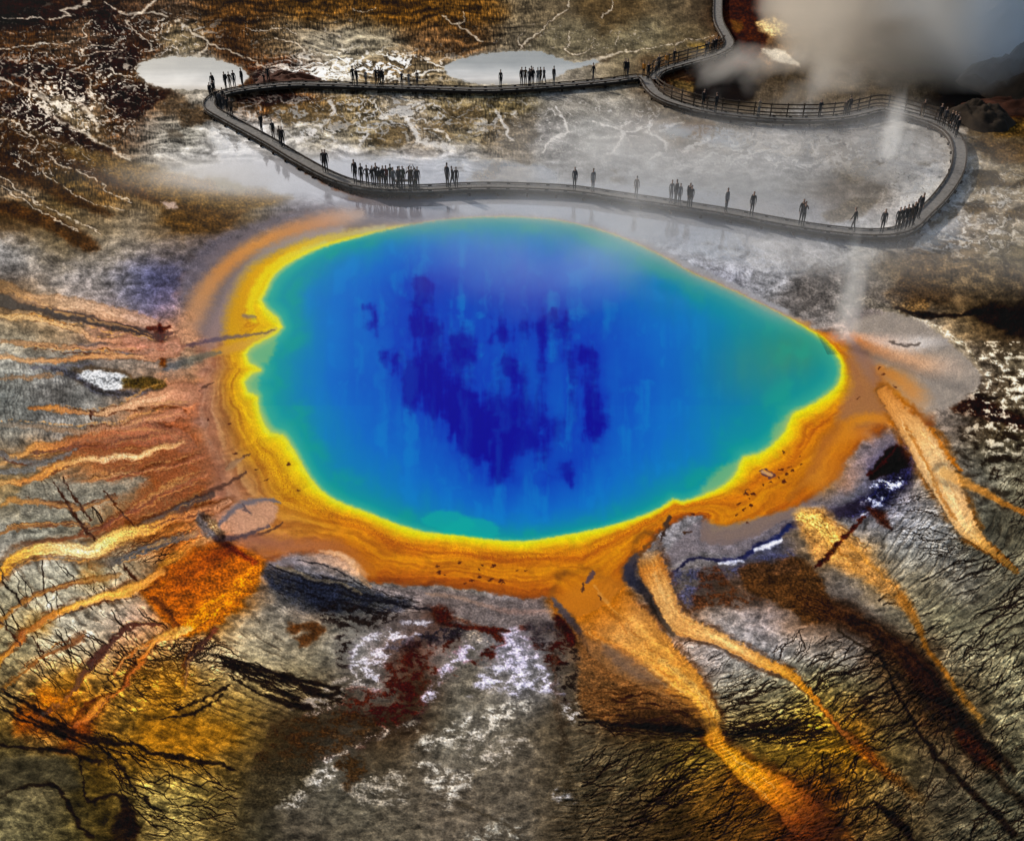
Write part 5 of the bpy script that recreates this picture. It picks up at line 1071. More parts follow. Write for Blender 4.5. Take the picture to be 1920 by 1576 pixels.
LOOP = [(1206,145),(1176,146),(1150,150),(1100,155),(1040,160),(960,165),(900,167),(800,164),(700,161),(620,158),(550,157),(490,162),(440,169),(408,178),(393,192),(398,205),(430,224),
        (500,262),(560,298),(610,325),(650,341),(690,350),(750,354),(810,353),(900,349),(1000,351),(1080,356),(1150,366),(1220,376),(1300,388),(1380,401),(1460,416),(1540,429),(1620,437),(1675,435),
        (1706,424),(1732,400),(1762,370),(1790,330),(1799,297),(1797,270),(1783,248),(1757,232),(1718,219),(1680,209),(1650,204),(1618,211),(1580,219),(1520,223),(1450,222),(1380,216),(1320,207),(1270,194),(1238,180),(1220,164)]
SPUR = [(1224,147),(1240,132),(1290,117),(1335,104),(1360,92),(1367,79),(1360,64),(1348,40),(1346,10),(1350,-40),(1360,-90)]
def walk_path(pts, closed, step=.35):
    w = [gp(u, v, DECK) for u, v in pts]
    p = smooth_path([(q.x, q.y) for q in w], .25, closed)
    # even spacing
    if closed: p = np.concatenate([p, p[:1]])
    seg = np.hypot(*np.diff(p, axis=0).T); L = np.concatenate([[0], np.cumsum(seg)])
    n = int(L[-1] / step); t = np.linspace(0, L[-1], n + 1)
    q = np.stack([np.interp(t, L, p[:, 0]), np.interp(t, L, p[:, 1])], -1)
    d = np.gradient(q, axis=0)
    if closed:
        q = q[:-1]; d = np.roll(q, -1, 0) - np.roll(q, 1, 0)
    d /= np.linalg.norm(d, axis=1, keepdims=True)
    return [Vector((a, b, DECK)) for a, b in q], [Vector((a, b, 0)) for a, b in d]

M_DECK = simple_mat('weathered_boards', (.10, .093, .085), .85, .08, .3, 5, (1, 1, 1))
M_TIMBER = simple_mat('dark_timber', (.026, .019, .014), .9, .04, .4, 4)
M_RAIL = simple_mat('brown_railing_timber', (.035, .025, .018), .85, .08, .3, 4)
rnd = random.Random(11)
UP = Vector((0, 0, 1))
LP, LD = walk_path(LOOP, True); SPp, SPd = walk_path(SPUR, False)
walk = empty('boardwalk', (LP[0].x, LP[0].y, 0))
tag(walk, 'long low timber boardwalk looping around the wet flats behind the blue spring', 'boardwalk')
HW = .55
def put(o):                      # keep world position under the moved parent
    o.parent = walk; o.location = -walk.location; return o
deck = MB()
for pp, dd in ((LP, LD), (SPp, SPd)):
    for p, d in zip(pp, dd):
        sd = Vector((-d.y, d.x, 0))
        lift = .004 if pp is SPp else 0.0
        deck.box(p + UP * (rnd.uniform(-.004, .004) - .025 + lift), d * .168, sd * (HW + rnd.uniform(-.02, .02)), UP * .025)
put(deck.build('deck', M_DECK))
def ribbon(mb, pp, dd, off, z0, z1, hw, closed):
    n = len(pp); vs_, fs_ = [], []
    for p, d in zip(pp, dd):
        sd = Vector((-d.y, d.x, 0))
        for o_, z in ((off - hw, z0), (off + hw, z0), (off + hw, z1), (off - hw, z1)):
            q = p + sd * o_; vs_.append((q.x, q.y, z))
    for i in range(n if closed else n - 1):
        a, b = i * 4, ((i + 1) % n) * 4
        for k in range(4): fs_.append((a + k, a + (k + 1) % 4, b + (k + 1) % 4, b + k))
    if not closed: fs_ += [(3, 2, 1, 0), ((n - 1) * 4, (n - 1) * 4 + 1, (n - 1) * 4 + 2, (n - 1) * 4 + 3)]
    mb.add(vs_, fs_)
for pp, dd, cl in ((LP, LD, True), (SPp, SPd, False)):
    for sgn in (-1, 1):
        mb = MB(); ribbon(mb, pp, dd, sgn * (HW - .07), DECK + .06, DECK + .135, .045, cl)
        for i in range(0, len(pp), 4):
            d = dd[i]; sd = Vector((-d.y, d.x, 0)); mb.box(pp[i] + sd * sgn * (HW - .07) + UP * .030, d * .12, sd * .04, UP * .031)
        put(mb.build('kerb_rail', M_TIMBER))
        mb = MB(); ribbon(mb, pp, dd, sgn * (HW - .10), DECK - .30, DECK - .052, .06, cl)
        put(mb.build('side_beam', M_TIMBER))
    for i in range(0, len(pp), 6):
        d = dd[i]; sd = Vector((-d.y, d.x, 0)); mb = MB()
        mb.box(pp[i] + UP * (-.34), d * .07, sd * (HW + .08), UP * .036)
        for sgn in (-1, 1): mb.box(pp[i] + sd * sgn * (HW - .02) + UP * (-.47), d * .065, sd * .065, UP * .105)
        put(mb.build('trestle', M_TIMBER))

# railing along the crater side: three rails on posts
def railing(pp, dd, i0, i1, off, label):
    root = MB()
    idx = list(range(i0, i1 + 1))
    q = [pp[i] + Vector((-dd[i].y, dd[i].x, 0)) * off for i in idx]
    for z in (.38, .72, 1.06):
        vs_, fs_ = [], []
        for k, p in enumerate(q):
            sd = Vector((-dd[idx[k]].y, dd[idx[k]].x, 0))
            for a, b in ((-.025, -.05), (.025, -.05), (.025, .05), (-.025, .05)):
                r = p + sd * a; vs_.append((r.x, r.y, DECK + z + b))
        for k in range(len(q) - 1):
            for e in range(4): fs_.append((k * 4 + e, k * 4 + (e + 1) % 4, k * 4 + 4 + (e + 1) % 4, k * 4 + 4 + e))
        root.add(vs_, fs_)
    rl = put(root.build('railing', M_RAIL)); rl['label'] = label
    for k in range(0, len(q), 4):
        mb = MB(); d = dd[idx[k]]; sd = Vector((-d.y, d.x, 0))
        mb.box(q[k] + sd * (.075 if off > 0 else -.075) + UP * .5, d * .045, sd * .045, UP * .66)
        o = mb.build('post', M_RAIL, rl)
def nearest(pp, u, v):
    g = gp(u, v, DECK); return min(range(len(pp)), key=lambda i: (pp[i] - g).length)
a0, a1 = nearest(LP, 1783, 248), nearest(LP, 1222, 166)
# outward side of the loop there
midp = (a0 + a1) // 2
sgn = 1 if (Vector((-LD[midp].y, LD[midp].x, 0)).y > 0) else -1
railing(LP, LD, a0, a1, sgn * (HW - .18), 'three rail timber fence along the steaming crater side')
b1 = nearest(SPp, 1362, 88)
sgn2 = 1 if Vector((-SPd[8].y, SPd[8].x, 0)).y > 0 else -1
railing(SPp, SPd, 1, b1, sgn2 * (HW - .18), 'three rail timber fence along the rising branch')

# ------------------------------------------------------------------- people
def person_mesh(name, arms='down', stride=0.0, lean=0.0, pack=False, child=False):
    """one continuous skinned body; faces sorted into skin, hair, jacket, trousers, shoes"""
    J = {}; E = []; Rr = {}
    def j(n, p, r, par=None, cls='jacket'):
        J[n] = Vector(p); Rr[n] = (r, r) if not isinstance(r, tuple) else r
        if par: E.append((par, n, cls))
    ln = lean
    j('pelvis', (0, 0, .96), (.145, .11)); j('waist', (0, ln * .15, 1.10), (.14, .105), 'pelvis'); j('chest', (0, ln * .4, 1.32), (.165, .12), 'waist')
    j('collar', (0, ln * .6, 1.45), (.10, .085), 'chest'); j('neck', (0, ln * .7 + .01, 1.52), .055, 'collar', 'skin'); j('jaw', (0, ln * .8 + .025, 1.585), (.066, .08), 'neck', 'skin')
    j('brow', (0, ln * .85 + .015, 1.665), (.078, .095), 'jaw', 'skin'); j('top', (0, ln * .85, 1.735), (.05, .06), 'brow', 'hair')
    for s_, n in ((-1, 'l'), (1, 'r')):
        st = stride * s_
        j(n + 'sho', (s_ * .185, ln * .5, 1.41), .062, 'chest')
        if arms == 'down' or (arms == 'photo' and s_ < 0 and stride):
            e, w, h = (s_ * .235, ln * .3 - st * .25, 1.13), (s_ * .235, ln * .3 + .05 - st * .5, .89), (s_ * .23, ln * .3 + .07 - st * .55, .80)
        elif arms == 'photo': e, w, h = (s_ * .25, ln * .5 + .13, 1.19), (s_ * .12, ln * .5 + .27, 1.43), (s_ * .07, ln * .5 + .27, 1.51)
        elif arms == 'up': e, w, h = (s_ * .27, ln * .5 + .06, 1.60), (s_ * .16, ln * .5 + .14, 1.80), (s_ * .12, ln * .5 + .15, 1.88)
        elif arms == 'hips': e, w, h = (s_ * .36, ln * .3 - .06, 1.17), (s_ * .21, ln * .3 + .04, 1.00), (s_ * .15, ln * .3 + .07, .98)
        else: e, w, h = (s_ * .25, ln * .3 + .04, 1.14), (s_ * .10, ln * .3 + .20, 1.13), (s_ * .02, ln * .3 + .21, 1.16)
        j(n + 'elb', e, .047, n + 'sho'); j(n + 'wri', w, .034, n + 'elb'); j(n + 'pal', h, (.036, .022), n + 'wri', 'skin')
        j(n + 'hip', (s_ * .085, 0, .90), .10, 'pelvis', 'trousers'); j(n + 'kne', (s_ * .095, st * .32 + .03, .51), .066, n + 'hip', 'trousers')
        j(n + 'ank', (s_ * .10, st * .55 - .02, .10), .043, n + 'kne', 'trousers'); j(n + 'toe', (s_ * .115, st * .55 + .14, .035), (.042, .03), n + 'ank', 'shoes')
    names = list(J); ix = {n: i for i, n in enumerate(names)}
    me = bpy.data.meshes.new(name + '_rig'); me.from_pydata([J[n] for n in names], [(ix[a], ix[b]) for a, b, _ in E], [])
    o = bpy.data.objects.new(name + '_rig', me); COL.objects.link(o)
    md = o.modifiers.new('skin', 'SKIN'); sk = me.skin_vertices[0].data
    for n in names:
        sk[ix[n]].radius = Rr[n]; sk[ix[n]].use_root = (n == 'pelvis')
    sb = o.modifiers.new('sub', 'SUBSURF'); sb.levels = sb.render_levels = 1
    dg = bpy.context.evaluated_depsgraph_get(); ev = o.evaluated_get(dg)
    out = bpy.data.meshes.new_from_object(ev); bpy.data.objects.remove(o)
    bm = bmesh.new(); bm.from_mesh(out)
    # fingers and thumb, nose and ears grown into the same mesh
    ext = MB()
    for s_, n in ((-1, 'l'), (1, 'r')):
        p = J[n + 'pal']; d = (p - J[n + 'wri']).normalized(); side = d.cross(Vector((s_, .2, 0))).normalized(); flat = d.cross(side)
        for k, L in enumerate((.062, .075, .07, .054)):
            b0 = p + d * .015 + side * (k - 1.5) * .019
            ext.tube([b0, b0 + d * L * .5 + flat * .004, b0 + d * L * .85 + flat * .022], [.0095, .0085, .006], 5)
        b0 = p - d * .012 - side * .03
        ext.tube([b0, b0 + d * .025 - side * .022, b0 + d * .052 - side * .026], [.011, .0095, .007], 5)
    hd = J['brow']
    ext.tube([hd + Vector((0, .085, .005)), hd + Vector((0, .112, -.035))], [.010, .016], 5)
    for s_ in (-1, 1): ext.tube([hd + Vector((s_ * .07, -.005, .0)), hd + Vector((s_ * .09, -.015, -.03))], [.022, .016], 5)
    nb = len(bm.faces)
    vv = [bm.verts.new(v) for v in ext.v]
    for f in ext.f: bm.faces.new([vv[i] for i in f])
    segs = [(J[a], J[b], c) for a, b, c in E]
    CI = {'skin': 0, 'hair': 1, 'jacket': 2, 'trousers': 3, 'shoes': 4}
    bm.faces.ensure_lookup_table()
    for k, f in enumerate(bm.faces):
        f.smooth = True
        if k >= nb: f.material_index = 0; continue
        c = f.calc_center_median(); best = None
        for a, b, cl in segs:
            ab = b - a; t = max(0, min(1, (c - a).dot(ab) / ab.length_squared)); dd_ = (a + ab * t - c).length
            if best is None or dd_ < best[0]: best = (dd_, cl)
        cl = best[1]
        if cl == 'jacket' and c.z < .93 and abs(c.x) < .2: cl = 'trousers'
        if cl in ('skin', 'hair') and c.z > 1.56: cl = 'hair' if (c.z > 1.69 or c.y < hd.y - .02) else 'skin'
        f.material_index = CI[cl]
    if pack:      # rucksack on the back, grown into the jacket
        k0 = len(bm.faces); pk = MB()
        c = Vector((0, ln * .4 - .20, 1.25))
        rings = []
        for z, sx, sy in ((-.22, .11, .06), (-.18, .15, .09), (0, .16, .10), (.16, .14, .085), (.22, .08, .04)):
            rings += [c + Vector((sx * math.cos(a), sy * math.sin(a), z)) for a in [2 * math.pi * i / 8 for i in range(8)]]
        fs = [(r * 8 + i, r * 8 + (i + 1) % 8, r * 8 + 8 + (i + 1) % 8, r * 8 + 8 + i) for r in range(4) for i in range(8)] + [tuple(range(7, -1, -1)), tuple(range(32, 40))]
        vv = [bm.verts.new(v) for v in rings]
        for f in fs:
            g = bm.faces.new([vv[i] for i in f]); g.material_index = 2; g.smooth = True
    me2 = bpy.data.meshes.new(name); bm.to_mesh(me2); bm.free(); bpy.data.meshes.remove(out)
    return me2

MSKIN = simple_mat('skin', (.22, .13, .09), .6, .3, .1); MHAIR = simple_mat('dark_hair', (.018, .012, .009), .6, .3, .3)
MSHOE = simple_mat('shoe_leather', (.02, .018, .016), .6, .3, .2)
CLOTH = {'black': (.012, .012, .013), 'charcoal': (.03, .03, .033), 'dark green': (.022, .034, .022), 'dark red': (.07, .016, .012), 'navy': (.014, .018, .04), 'brown': (.05, .032, .02),
         'grey': (.10, .10, .10), 'orange': (.42, .16, .02), 'pale': (.30, .27, .23), 'tan': (.16, .12, .08)}
MCL = {k: simple_mat(k.replace(' ', '_') + '_cloth', v, .9, .15, .2, 14) for k, v in CLOTH.items()}
POSES = {'standing': person_mesh('person', 'down'), 'walking': person_mesh('person', 'down', .42, .06), 'taking a photo': person_mesh('person', 'photo'), 'arms raised': person_mesh('person', 'up'),
         'hands on hips': person_mesh('person', 'hips'), 'arms folded': person_mesh('person', 'fold'), 'wearing a rucksack': person_mesh('person', 'down', .0, .05, True), 'leaning forward': person_mesh('person', 'photo', 0, .22)}
for k, me in POSES.items():
    for m in (MSKIN, MHAIR, MCL['black'], MCL['charcoal'], MSHOE): me.materials.append(m)
ORD = ['first', 'second', 'third', 'fourth', 'fifth', 'sixth', 'seventh', 'eighth', 'ninth', 'tenth', 'eleventh', 'twelfth', 'thirteenth', 'fourteenth', 'fifteenth', 'sixteenth', 'seventeenth']
GRP = 'visitors on the boardwalk'
# place phrase, [(u, v of the feet, height, pose, jacket, trousers)]
S_, W_, P_, U_, H_, F_, R_, L_ = 'standing', 'walking', 'taking a photo', 'arms raised', 'hands on hips', 'arms folded', 'wearing a rucksack', 'leaning forward'
B_, C_, GN, RD_, NV, BR, GY, OR_, PL, TN = 'black', 'charcoal', 'dark green', 'dark red', 'navy', 'brown', 'grey', 'orange', 'pale', 'tan'
CROWDS = [
 ('at the crowded left boardwalk bend', [(397,190,1.7,R_,B_,B_),(403,186,1.72,S_,B_,BR),(409,202,1.72,S_,B_,B_),(415,207,1.75,R_,C_,B_),(421,200,1.7,H_,B_,C_),(429,218,1.78,S_,B_,B_),(436,222,1.8,R_,BR,B_)]),
 ('in front of the left pond', [(402,176,1.95,R_,B_,B_),(425,170,1.75,R_,B_,B_),(433,169,1.7,S_,BR,TN),(441,167,1.75,S_,B_,B_),(456,165,1.85,S_,B_,C_)]),
 ('beside the dark mound on the rear boardwalk', [(497,162,1.3,L_,B_,B_),(505,160,1.85,S_,B_,B_)]),
 ('on the rear boardwalk left of middle', [(663,161,1.85,S_,B_,B_),(670,162,1.75,S_,B_,C_),(687,161,1.5,S_,GY,C_),(706,162,1.8,S_,B_,B_),(712,160,1.7,F_,C_,B_),(716,163,1.8,R_,B_,B_),(719,161,1.6,S_,B_,C_),(754,164,1.5,W_,B_,B_),(767,163,1.4,S_,GY,GY),(783,164,1.6,S_,BR,C_)]),
 ('before the middle pond', [(939,166,1.75,S_,B_,C_),(978,163,1.85,R_,B_,B_),(985,162,1.8,S_,BR,C_),(992,163,1.75,P_,C_,B_),(996,161,1.85,S_,B_,B_),(999,162,1.8,R_,B_,C_),(1008,161,1.7,S_,GY,GY),(1013,160,1.7,S_,BR,B_),(1020,160,1.7,W_,C_,B_),(1038,160,1.8,S_,B_,GY)]),
 ('between middle pond and fork', [(1112,154,1.8,W_,B_,C_),(1171,147,1.9,S_,B_,B_),(1176,147,1.85,S_,B_,C_)]),
 ('at the boardwalk fork', [(1206,146,1.6,S_,OR_,B_),(1214,150,1.7,S_,B_,B_),(1234,136,1.75,S_,C_,B_),(1229,142,1.6,F_,TN,C_)]),
 ('on the rising branch above the fork', [(1263,124,1.75,R_,B_,C_),(1322,109,1.7,S_,B_,B_),(1326,106,1.7,W_,C_,B_),(1333,104,1.5,S_,BR,B_),(1337,103,1.75,R_,B_,B_),(1341,101,1.75,S_,B_,C_),(1248,130,1.6,S_,OR_,TN)]),
 ('on the railed boardwalk before the steam', [(1317,206,1.85,R_,B_,B_),(1341,212,1.8,S_,B_,B_),(1421,219,1.6,S_,TN,GY),(1535,223,1.7,S_,C_,B_),(1582,219,1.5,S_,BR,C_),(1590,218,1.8,R_,B_,B_),(1728,223,1.7,S_,BR,TN)]),
 ('queueing at the right boardwalk bend', [(1759,233,1.8,R_,B_,B_),(1768,239,1.75,S_,C_,B_),(1779,244,1.7,S_,B_,B_),(1785,249,1.8,W_,B_,C_),(1789,252,1.85,R_,B_,B_),(1791,258,1.75,S_,B_,B_)]),
 ('on the descending left boardwalk arm', [(492,251,1.75,R_,B_,C_),(514,265,1.8,R_,B_,BR),(527,275,1.7,S_,BR,C_),(532,277,1.75,R_,B_,B_),(608,322,1.75,S_,B_,B_),(613,325,1.9,R_,B_,B_)]),
 ('in the long crowd on the near boardwalk', [(667,346,1.95,R_,B_,B_),(679,349,1.75,S_,B_,B_),(690,351,1.7,H_,B_,B_),(700,352,1.7,R_,B_,C_),(707,352,1.9,P_,B_,B_),(713,353,1.6,R_,B_,TN),(720,353,1.75,R_,B_,B_),(726,353,1.75,F_,RD_,B_),(734,353,1.85,W_,GN,C_),(739,355,1.7,S_,GY,C_),(748,355,1.75,S_,C_,B_),(751,354,1.75,S_,GN,B_),(757,355,1.8,R_,GN,B_),(769,356,1.8,P_,BR,B_),(773,355,1.75,U_,BR,B_),(780,355,1.65,S_,C_,B_),(784,355,1.75,R_,B_,C_)]),
 ('in the trio beside the long crowd', [(839,353,1.95,S_,C_,B_),(849,354,1.75,W_,B_,C_),(856,353,1.65,S_,B_,B_)]),
 ('in thin steam on the near boardwalk', [(1077,356,1.75,R_,C_,B_),(1111,360,1.8,S_,GY,GY),(1192,372,1.7,S_,BR,C_),(1257,381,1.75,S_,GY,GY),(1266,383,1.85,S_,C_,GY),(1273,384,1.6,S_,GY,GY),(1290,388,1.8,R_,B_,C_),(1294,390,1.7,S_,C_,B_),(1360,398,1.8,S_,GY,C_),(1408,406,1.85,R_,C_,B_)]),
 ('on the right part of the near boardwalk', [(1500,422,1.9,R_,B_,B_),(1504,424,1.8,P_,C_,B_),(1598,435,1.75,W_,B_,B_),(1652,437,1.75,R_,C_,B_)]),
 ('in the tight near right group', [(1679,434,1.75,S_,B_,B_),(1686,433,1.8,R_,B_,B_),(1694,431,1.85,R_,B_,C_),(1701,428,1.75,S_,BR,B_),(1707,426,1.85,R_,B_,B_),(1711,422,1.9,S_,B_,B_),(1721,410,1.9,R_,C_,B_)]),
]
ACT = {S_: 'figure standing', W_: 'figure walking', P_: 'figure photographing', U_: 'figure raising arms', H_: 'figure, hands on hips', F_: 'figure, arms folded', R_: 'figure with rucksack', L_: 'figure bending forward'}
for place, folk in CROWDS:
    folk = sorted(folk, key=lambda f: f[0])
    for i, (u, v, h, pose, jk, tr) in enumerate(folk):
        o = bpy.data.objects.new('person', POSES[pose]); link(o)
        p = gp(u, v, DECK + .004)
        o.location = p; o.scale = (h / 1.76 * .75, h / 1.76 * .75, h / 1.76 * .99)
        o.rotation_euler.z = rnd.uniform(0, 6.28) if pose == W_ else (math.pi if rnd.random() < .7 else 0) + rnd.uniform(-.8, .8)
        for si, mm in ((2, MCL[jk]), (3, MCL[tr])):
            o.material_slots[si].link = 'OBJECT'; o.material_slots[si].material = mm
        pos = 'alone' if len(folk) == 1 else (ORD[i] + ' from left')
        if place.startswith('on ') or place.startswith('before') or place.startswith('between') or place.startswith('beside') or place.startswith('at ') or place.startswith('queue'):
            where = place
        else: where = place
        tag(o, f'{jk} {ACT[pose]}, {pos} {where}', 'person', GRP)

# bench among the crowd
g = gp(760, 350, DECK)
bench = empty('bench', g, .05); tag(bench, 'low dark bench on the near boardwalk among the long crowd', 'bench')
mb = MB()
for k in (-1, 0, 1): mb.box((0, k * .13, .45), Vector((.75, 0, 0)), Vector((0, .055, 0)), UP * .022)
mb.build('seat', M_TIMBER, bench)
for sx in (-.6, .6):
    mb = MB(); mb.box((sx, 0, .214), Vector((.04, 0, 0)), Vector((0, .16, 0)), UP * .214); mb.build('leg', M_TIMBER, bench)

# ------------------------------------------------------------------- mounds of dark rock
M_ROCK = simple_mat('dark_peaty_rock', (.016, .011, .007), .95, .1, .5, 1.2, bump=.8)
M_ROCKR = simple_mat('rusty_peaty_rock', (.045, .014, .006), .95, .1, .5, 1.2, bump=.8)
def mound(name, u, v, rx, ry, h, mat, label, seed, cat='mound', rz=0):
    c = gp(u, v, -.15); nu_, nv_ = 40, 20
    mb = MB(); vs_, fs_ = [], []
    ga = np.linspace(0, 2 * np.pi, nu_, endpoint=False); gr = np.linspace(0, 1, nv_)
    A_, R2 = np.meshgrid(ga, gr)
    xx = np.cos(A_) * R2; yy = np.sin(A_) * R2
    nz = fbm(xx * 2.2 + seed, yy * 2.2, seed, 4); n2 = fbm(xx * 5 + 3, yy * 5, seed + 9, 3)
    rr_ = 1 + .28 * fbm(np.cos(A_) * 1.5 + seed, np.sin(A_) * 1.5, seed + 4, 3)
    zz = h * (1 - R2 ** 2.2) * (1 + .5 * nz) + h * .22 * n2 * (1 - R2 ** 4)
    for j_ in range(nv_):
        for i_ in range(nu_): vs_.append((xx[j_, i_] * rx * rr_[j_, i_], yy[j_, i_] * ry * rr_[j_, i_], zz[j_, i_]))
    for j_ in range(nv_ - 1):
        for i_ in range(nu_): fs_.append((j_ * nu_ + i_, (j_ + 1) * nu_ + i_, (j_ + 1) * nu_ + (i_ + 1) % nu_, j_ * nu_ + (i_ + 1) % nu_))
    mb.add(vs_, fs_); o = mb.build(name, mat, smooth=True); o.location = c; o.rotation_euler.z = rz
    tag(o, label, cat); return o
mound('rock_mound', 1835, 228, 2.6, 3.2, 1.5, M_ROCK, 'dark craggy mound beside the right bend of the boardwalk', 3, 'rock')
mound('rock_bank', 1925, 170, 5.5, 7, 3.2, M_ROCK, 'big dark bank at the right edge below the blue steam', 8, 'rock')
mound('rock_bank', 1985, 90, 9, 11, 7, M_ROCK, 'tall dark slope in the upper right corner beyond the steam', 31, 'rock')
mound('rock_bank', 1900, 205, 4.6, 2.6, .8, M_ROCKR, 'low rusty red bank between the dark mound and the right edge', 14, 'rock')
mound('peat_mound', 536, 154, 3.1, 2.2, .8, M_ROCKR, 'low dark mound behind the left end of the rear boardwalk', 21, 'mound')

# ------------------------------------------------------------------- steam
def steam(name, lo, hi, dens, cols, nsc, gain, thr, edge=(.2, .2, .1, .35), aniso=.25, seed=0.0, step=.35, edge_k=.35, label=None, detail=3.5, shape=None):
    """box of air: steam thick where the drifting noise is high, thinning towards the sides and the top"""
    mb = MB(); c = [(a + b) / 2 for a, b in zip(lo, hi)]; h = [(b - a) / 2 for a, b in zip(lo, hi)]
    mb.box((0, 0, 0), Vector((h[0], 0, 0)), Vector((0, h[1], 0)), Vector((0, 0, h[2])))
    m = bpy.data.materials.new(name); m.use_nodes = True; nt = m.node_tree
    nt.nodes.remove(nt.nodes['Principled BSDF']); out = nt.nodes['Material Output']
    pv = N(nt, 'ShaderNodeVolumePrincipled'); nt.links.new(pv.outputs[0], out.inputs['Volume'])
    pv.inputs['Anisotropy'].default_value = aniso
    tc = N(nt, 'ShaderNodeTexCoord'); sx = N(nt, 'ShaderNodeSeparateXYZ'); nt.links.new(tc.outputs['Generated'], sx.inputs[0])
    mp = N(nt, 'ShaderNodeMapping'); mp.inputs['Scale'].default_value = nsc; mp.inputs['Location'].default_value = (seed, seed * 1.7, seed * .3)
    nt.links.new(tc.outputs['Object'], mp.inputs['Vector'])
    nz = N(nt, 'ShaderNodeTexNoise'); nz.inputs['Scale'].default_value = 1.0; nz.inputs['Detail'].default_value = detail; nz.inputs['Distortion'].default_value = .6
    nt.links.new(mp.outputs[0], nz.inputs['Vector'])
    def ss(x, a, b):
        r = N(nt, 'ShaderNodeMapRange', interpolation_type='SMOOTHSTEP'); r.inputs['From Min'].default_value = a; r.inputs['From Max'].default_value = b
        nt.links.new(x, r.inputs['Value']); return r.outputs['Result']
    e = math_node(nt, 'MULTIPLY', ss(sx.outputs[0], 0, edge[0]), ss(sx.outputs[0], 1, 1 - edge[0]))
    e = math_node(nt, 'MULTIPLY', e, math_node(nt, 'MULTIPLY', ss(sx.outputs[1], 0, edge[1]), ss(sx.outputs[1], 1, 1 - edge[1])))
    e = math_node(nt, 'MULTIPLY', e, math_node(nt, 'MULTIPLY', ss(sx.outputs[2], -.001, edge[2]), ss(sx.outputs[2], 1, 1 - edge[3])))
    if shape: e = math_node(nt, 'MULTIPLY', e, shape(nt, sx, ss))
    n = math_node(nt, 'SUBTRACT', nz.outputs['Fac'], thr)
    n = math_node(nt, 'SUBTRACT', n, math_node(nt, 'MULTIPLY', math_node(nt, 'SUBTRACT', 1.0, e), edge_k))
    d = math_node(nt, 'MULTIPLY', n, gain, clamp=True)
    d = math_node(nt, 'MULTIPLY', math_node(nt, 'MULTIPLY', d, e), dens)
    nt.links.new(d, pv.inputs['Density'])
    if len(cols) == 1: pv.inputs['Color'].default_value = cols[0][1] + (1,)
    else:
        cr = N(nt, 'ShaderNodeValToRGB'); els = cr.color_ramp.elements
        while len(els) < len(cols): els.new(.5)
        for el, (a, cc) in zip(els, cols): el.position = a; el.color = cc + (1,)
        nt.links.new(sx.outputs[0], cr.inputs['Fac']); nt.links.new(cr.outputs['Color'], pv.inputs['Color'])
    m.cycles.volume_step_rate = step
    o = mb.build(name, m); o.location = c
    tag(o, label, kind='stuff'); return o

WS = (.86, .86, .86)
steam('steam', (25, 87.5, -.2), (52.5, 124, 34), .12, [(0, (.58, .55, .50)), (.30, (.56, .51, .45)), (.52, (.66, .63, .58)), (.66, (.78, .83, .88)), (.85, (.62, .80, .99))], (.085, .07, .055), 6.0, .38, edge=(.14, .06, .02, .3), seed=3.0, step=.22,  # brown self-shade and blue sky tint built into the steam colour
      edge_k=.30, detail=4.5, label='thick brown and blue steam cloud rising behind the railed boardwalk')
steam('steam', (14, 85, -.1), (36, 104, 4), .06, [(0, (.84, .81, .77))], (.22, .16, .2), 5.0, .44, edge=(.2, .15, .02, .6), seed=23.0, step=.3, edge_k=.3, label='torn low wisps of steam left of the big steam cloud')
steam('steam', (-12, 42, .02), (44, 88, 4.2), .046, [(0, (.72, .72, .73))], (.10, .10, .10), 3.0, .36, edge=(.25, .25, .02, .6), seed=9.0, step=.3, label='thin grey steam veil drifting over the wet flats')
steam('steam', (-18, 49, .02), (32, 79, 4), .028, [(0, (.52, .54, .56))], (.16, .16, .05), 1.6, .22, edge=(.25, .45, .02, .5), seed=17.0, step=.3, label='faint grey steam hanging over the far edge of the blue pool')
steam('steam', (1, 58, .02), (22, 78, 5.5), .10, [(0, (.60, .61, .62))], (.14, .14, .14), 3.5, .36, edge=(.3, .3, .02, .6), seed=41.0, step=.35, edge_k=.25, label='grey steam bank hiding the middle of the near boardwalk')
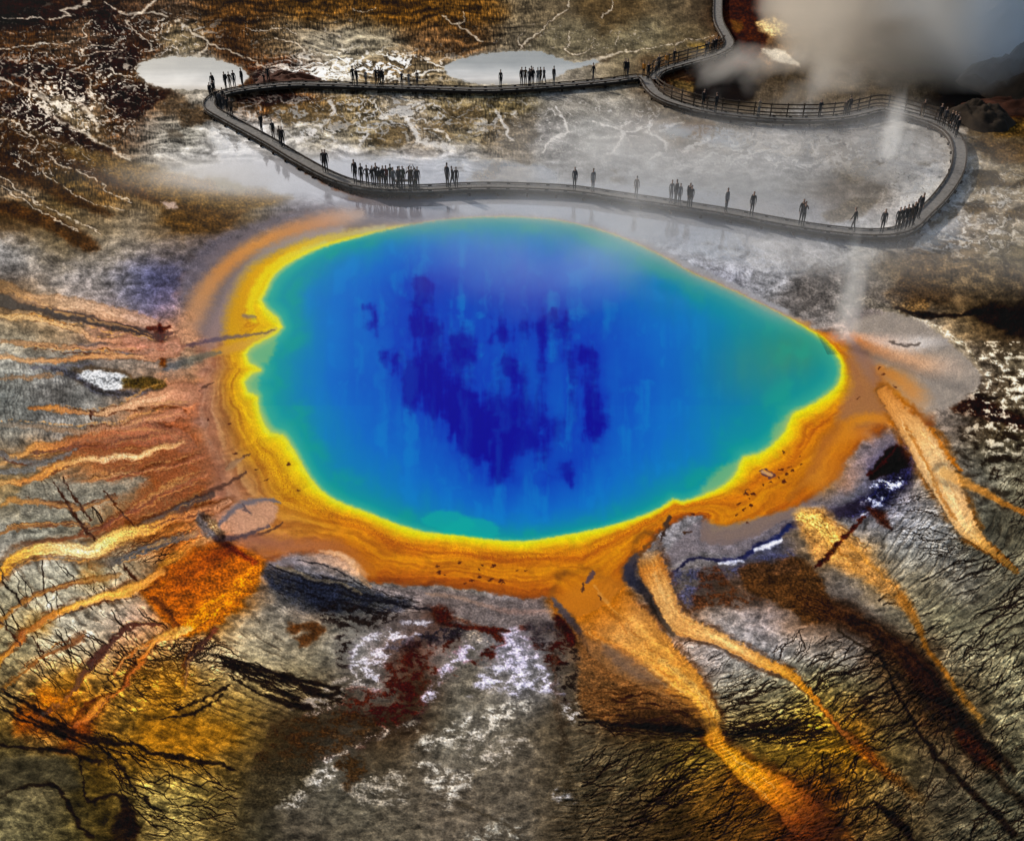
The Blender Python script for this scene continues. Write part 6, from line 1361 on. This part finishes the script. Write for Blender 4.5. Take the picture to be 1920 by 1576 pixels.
def plume(u, v, r, h, dens, label, seed):
    g = gp(u, v)
    def shape(nt, sx, ss):
        x = math_node(nt, 'SUBTRACT', sx.outputs[0], .5); y = math_node(nt, 'SUBTRACT', sx.outputs[1], .5)
        rr = math_node(nt, 'SQRT', math_node(nt, 'ADD', math_node(nt, 'MULTIPLY', x, x), math_node(nt, 'MULTIPLY', y, y)))
        return ss(rr, .5, .12)
    steam('steam', (g.x - r, g.y - r, 0), (g.x + r, g.y + r, h), dens, [(0, WS)], (.8, .8, .18), 3.5, .30, edge=(.05, .05, .02, .75), seed=seed, step=.4, edge_k=.25, label=label, shape=shape)
plume(1664, 300, 1.35, 7.5, .42, 'slim white steam plume in front of the railed boardwalk peak', 5)
plume(1583, 642, 1.25, 8.5, .45, 'slim white steam plume at the right tip of the blue pool', 7)

# ------------------------------------------------------------------- light
SUN_E, SUN_A = R(31), R(-46)
sd = Vector((math.sin(SUN_A) * math.cos(SUN_E), math.cos(SUN_A) * math.cos(SUN_E), math.sin(SUN_E)))
L = bpy.data.lights.new('sun', 'SUN'); L.energy = 4.6; L.angle = R(.5); L.color = (1, .94, .86)
so = link(bpy.data.objects.new('sun', L)); so.rotation_euler = sd.to_track_quat('Z', 'Y').to_euler(); so.location = (0, 60, 60)
wd = bpy.data.worlds.new('World'); scene.world = wd; wd.use_nodes = True
nt = wd.node_tree; bg = nt.nodes['Background']
sky = N(nt, 'ShaderNodeTexSky'); sky.sky_type = 'NISHITA'; sky.sun_disc = False
sky.sun_elevation = SUN_E; sky.sun_rotation = SUN_A; sky.air_density = 1.2; sky.dust_density = 3.0; sky.ozone_density = 1.0
nt.links.new(sky.outputs[0], bg.inputs['Color']); bg.inputs['Strength'].default_value = .12

# ------------------------------------------------------------------- camera
cam = bpy.data.cameras.new('camera'); co = link(bpy.data.objects.new('camera', cam))
co.location = (0, 0, HCAM); co.rotation_euler = (math.pi / 2 - PITCH, 0, 0)
cam.sensor_fit = 'HORIZONTAL'; cam.sensor_width = 36; cam.lens = FOC / 1920 * 36; cam.clip_end = 8000; cam.clip_start = .5
scene.camera = co
scene.view_settings.view_transform = 'Standard'; scene.view_settings.look = 'None'; scene.view_settings.gamma = 1
scene.view_settings.exposure = 0.4
scene.cycles.max_bounces = 6; scene.cycles.diffuse_bounces = 2; scene.cycles.glossy_bounces = 2; scene.cycles.volume_bounces = 2
scene.cycles.use_denoising = True
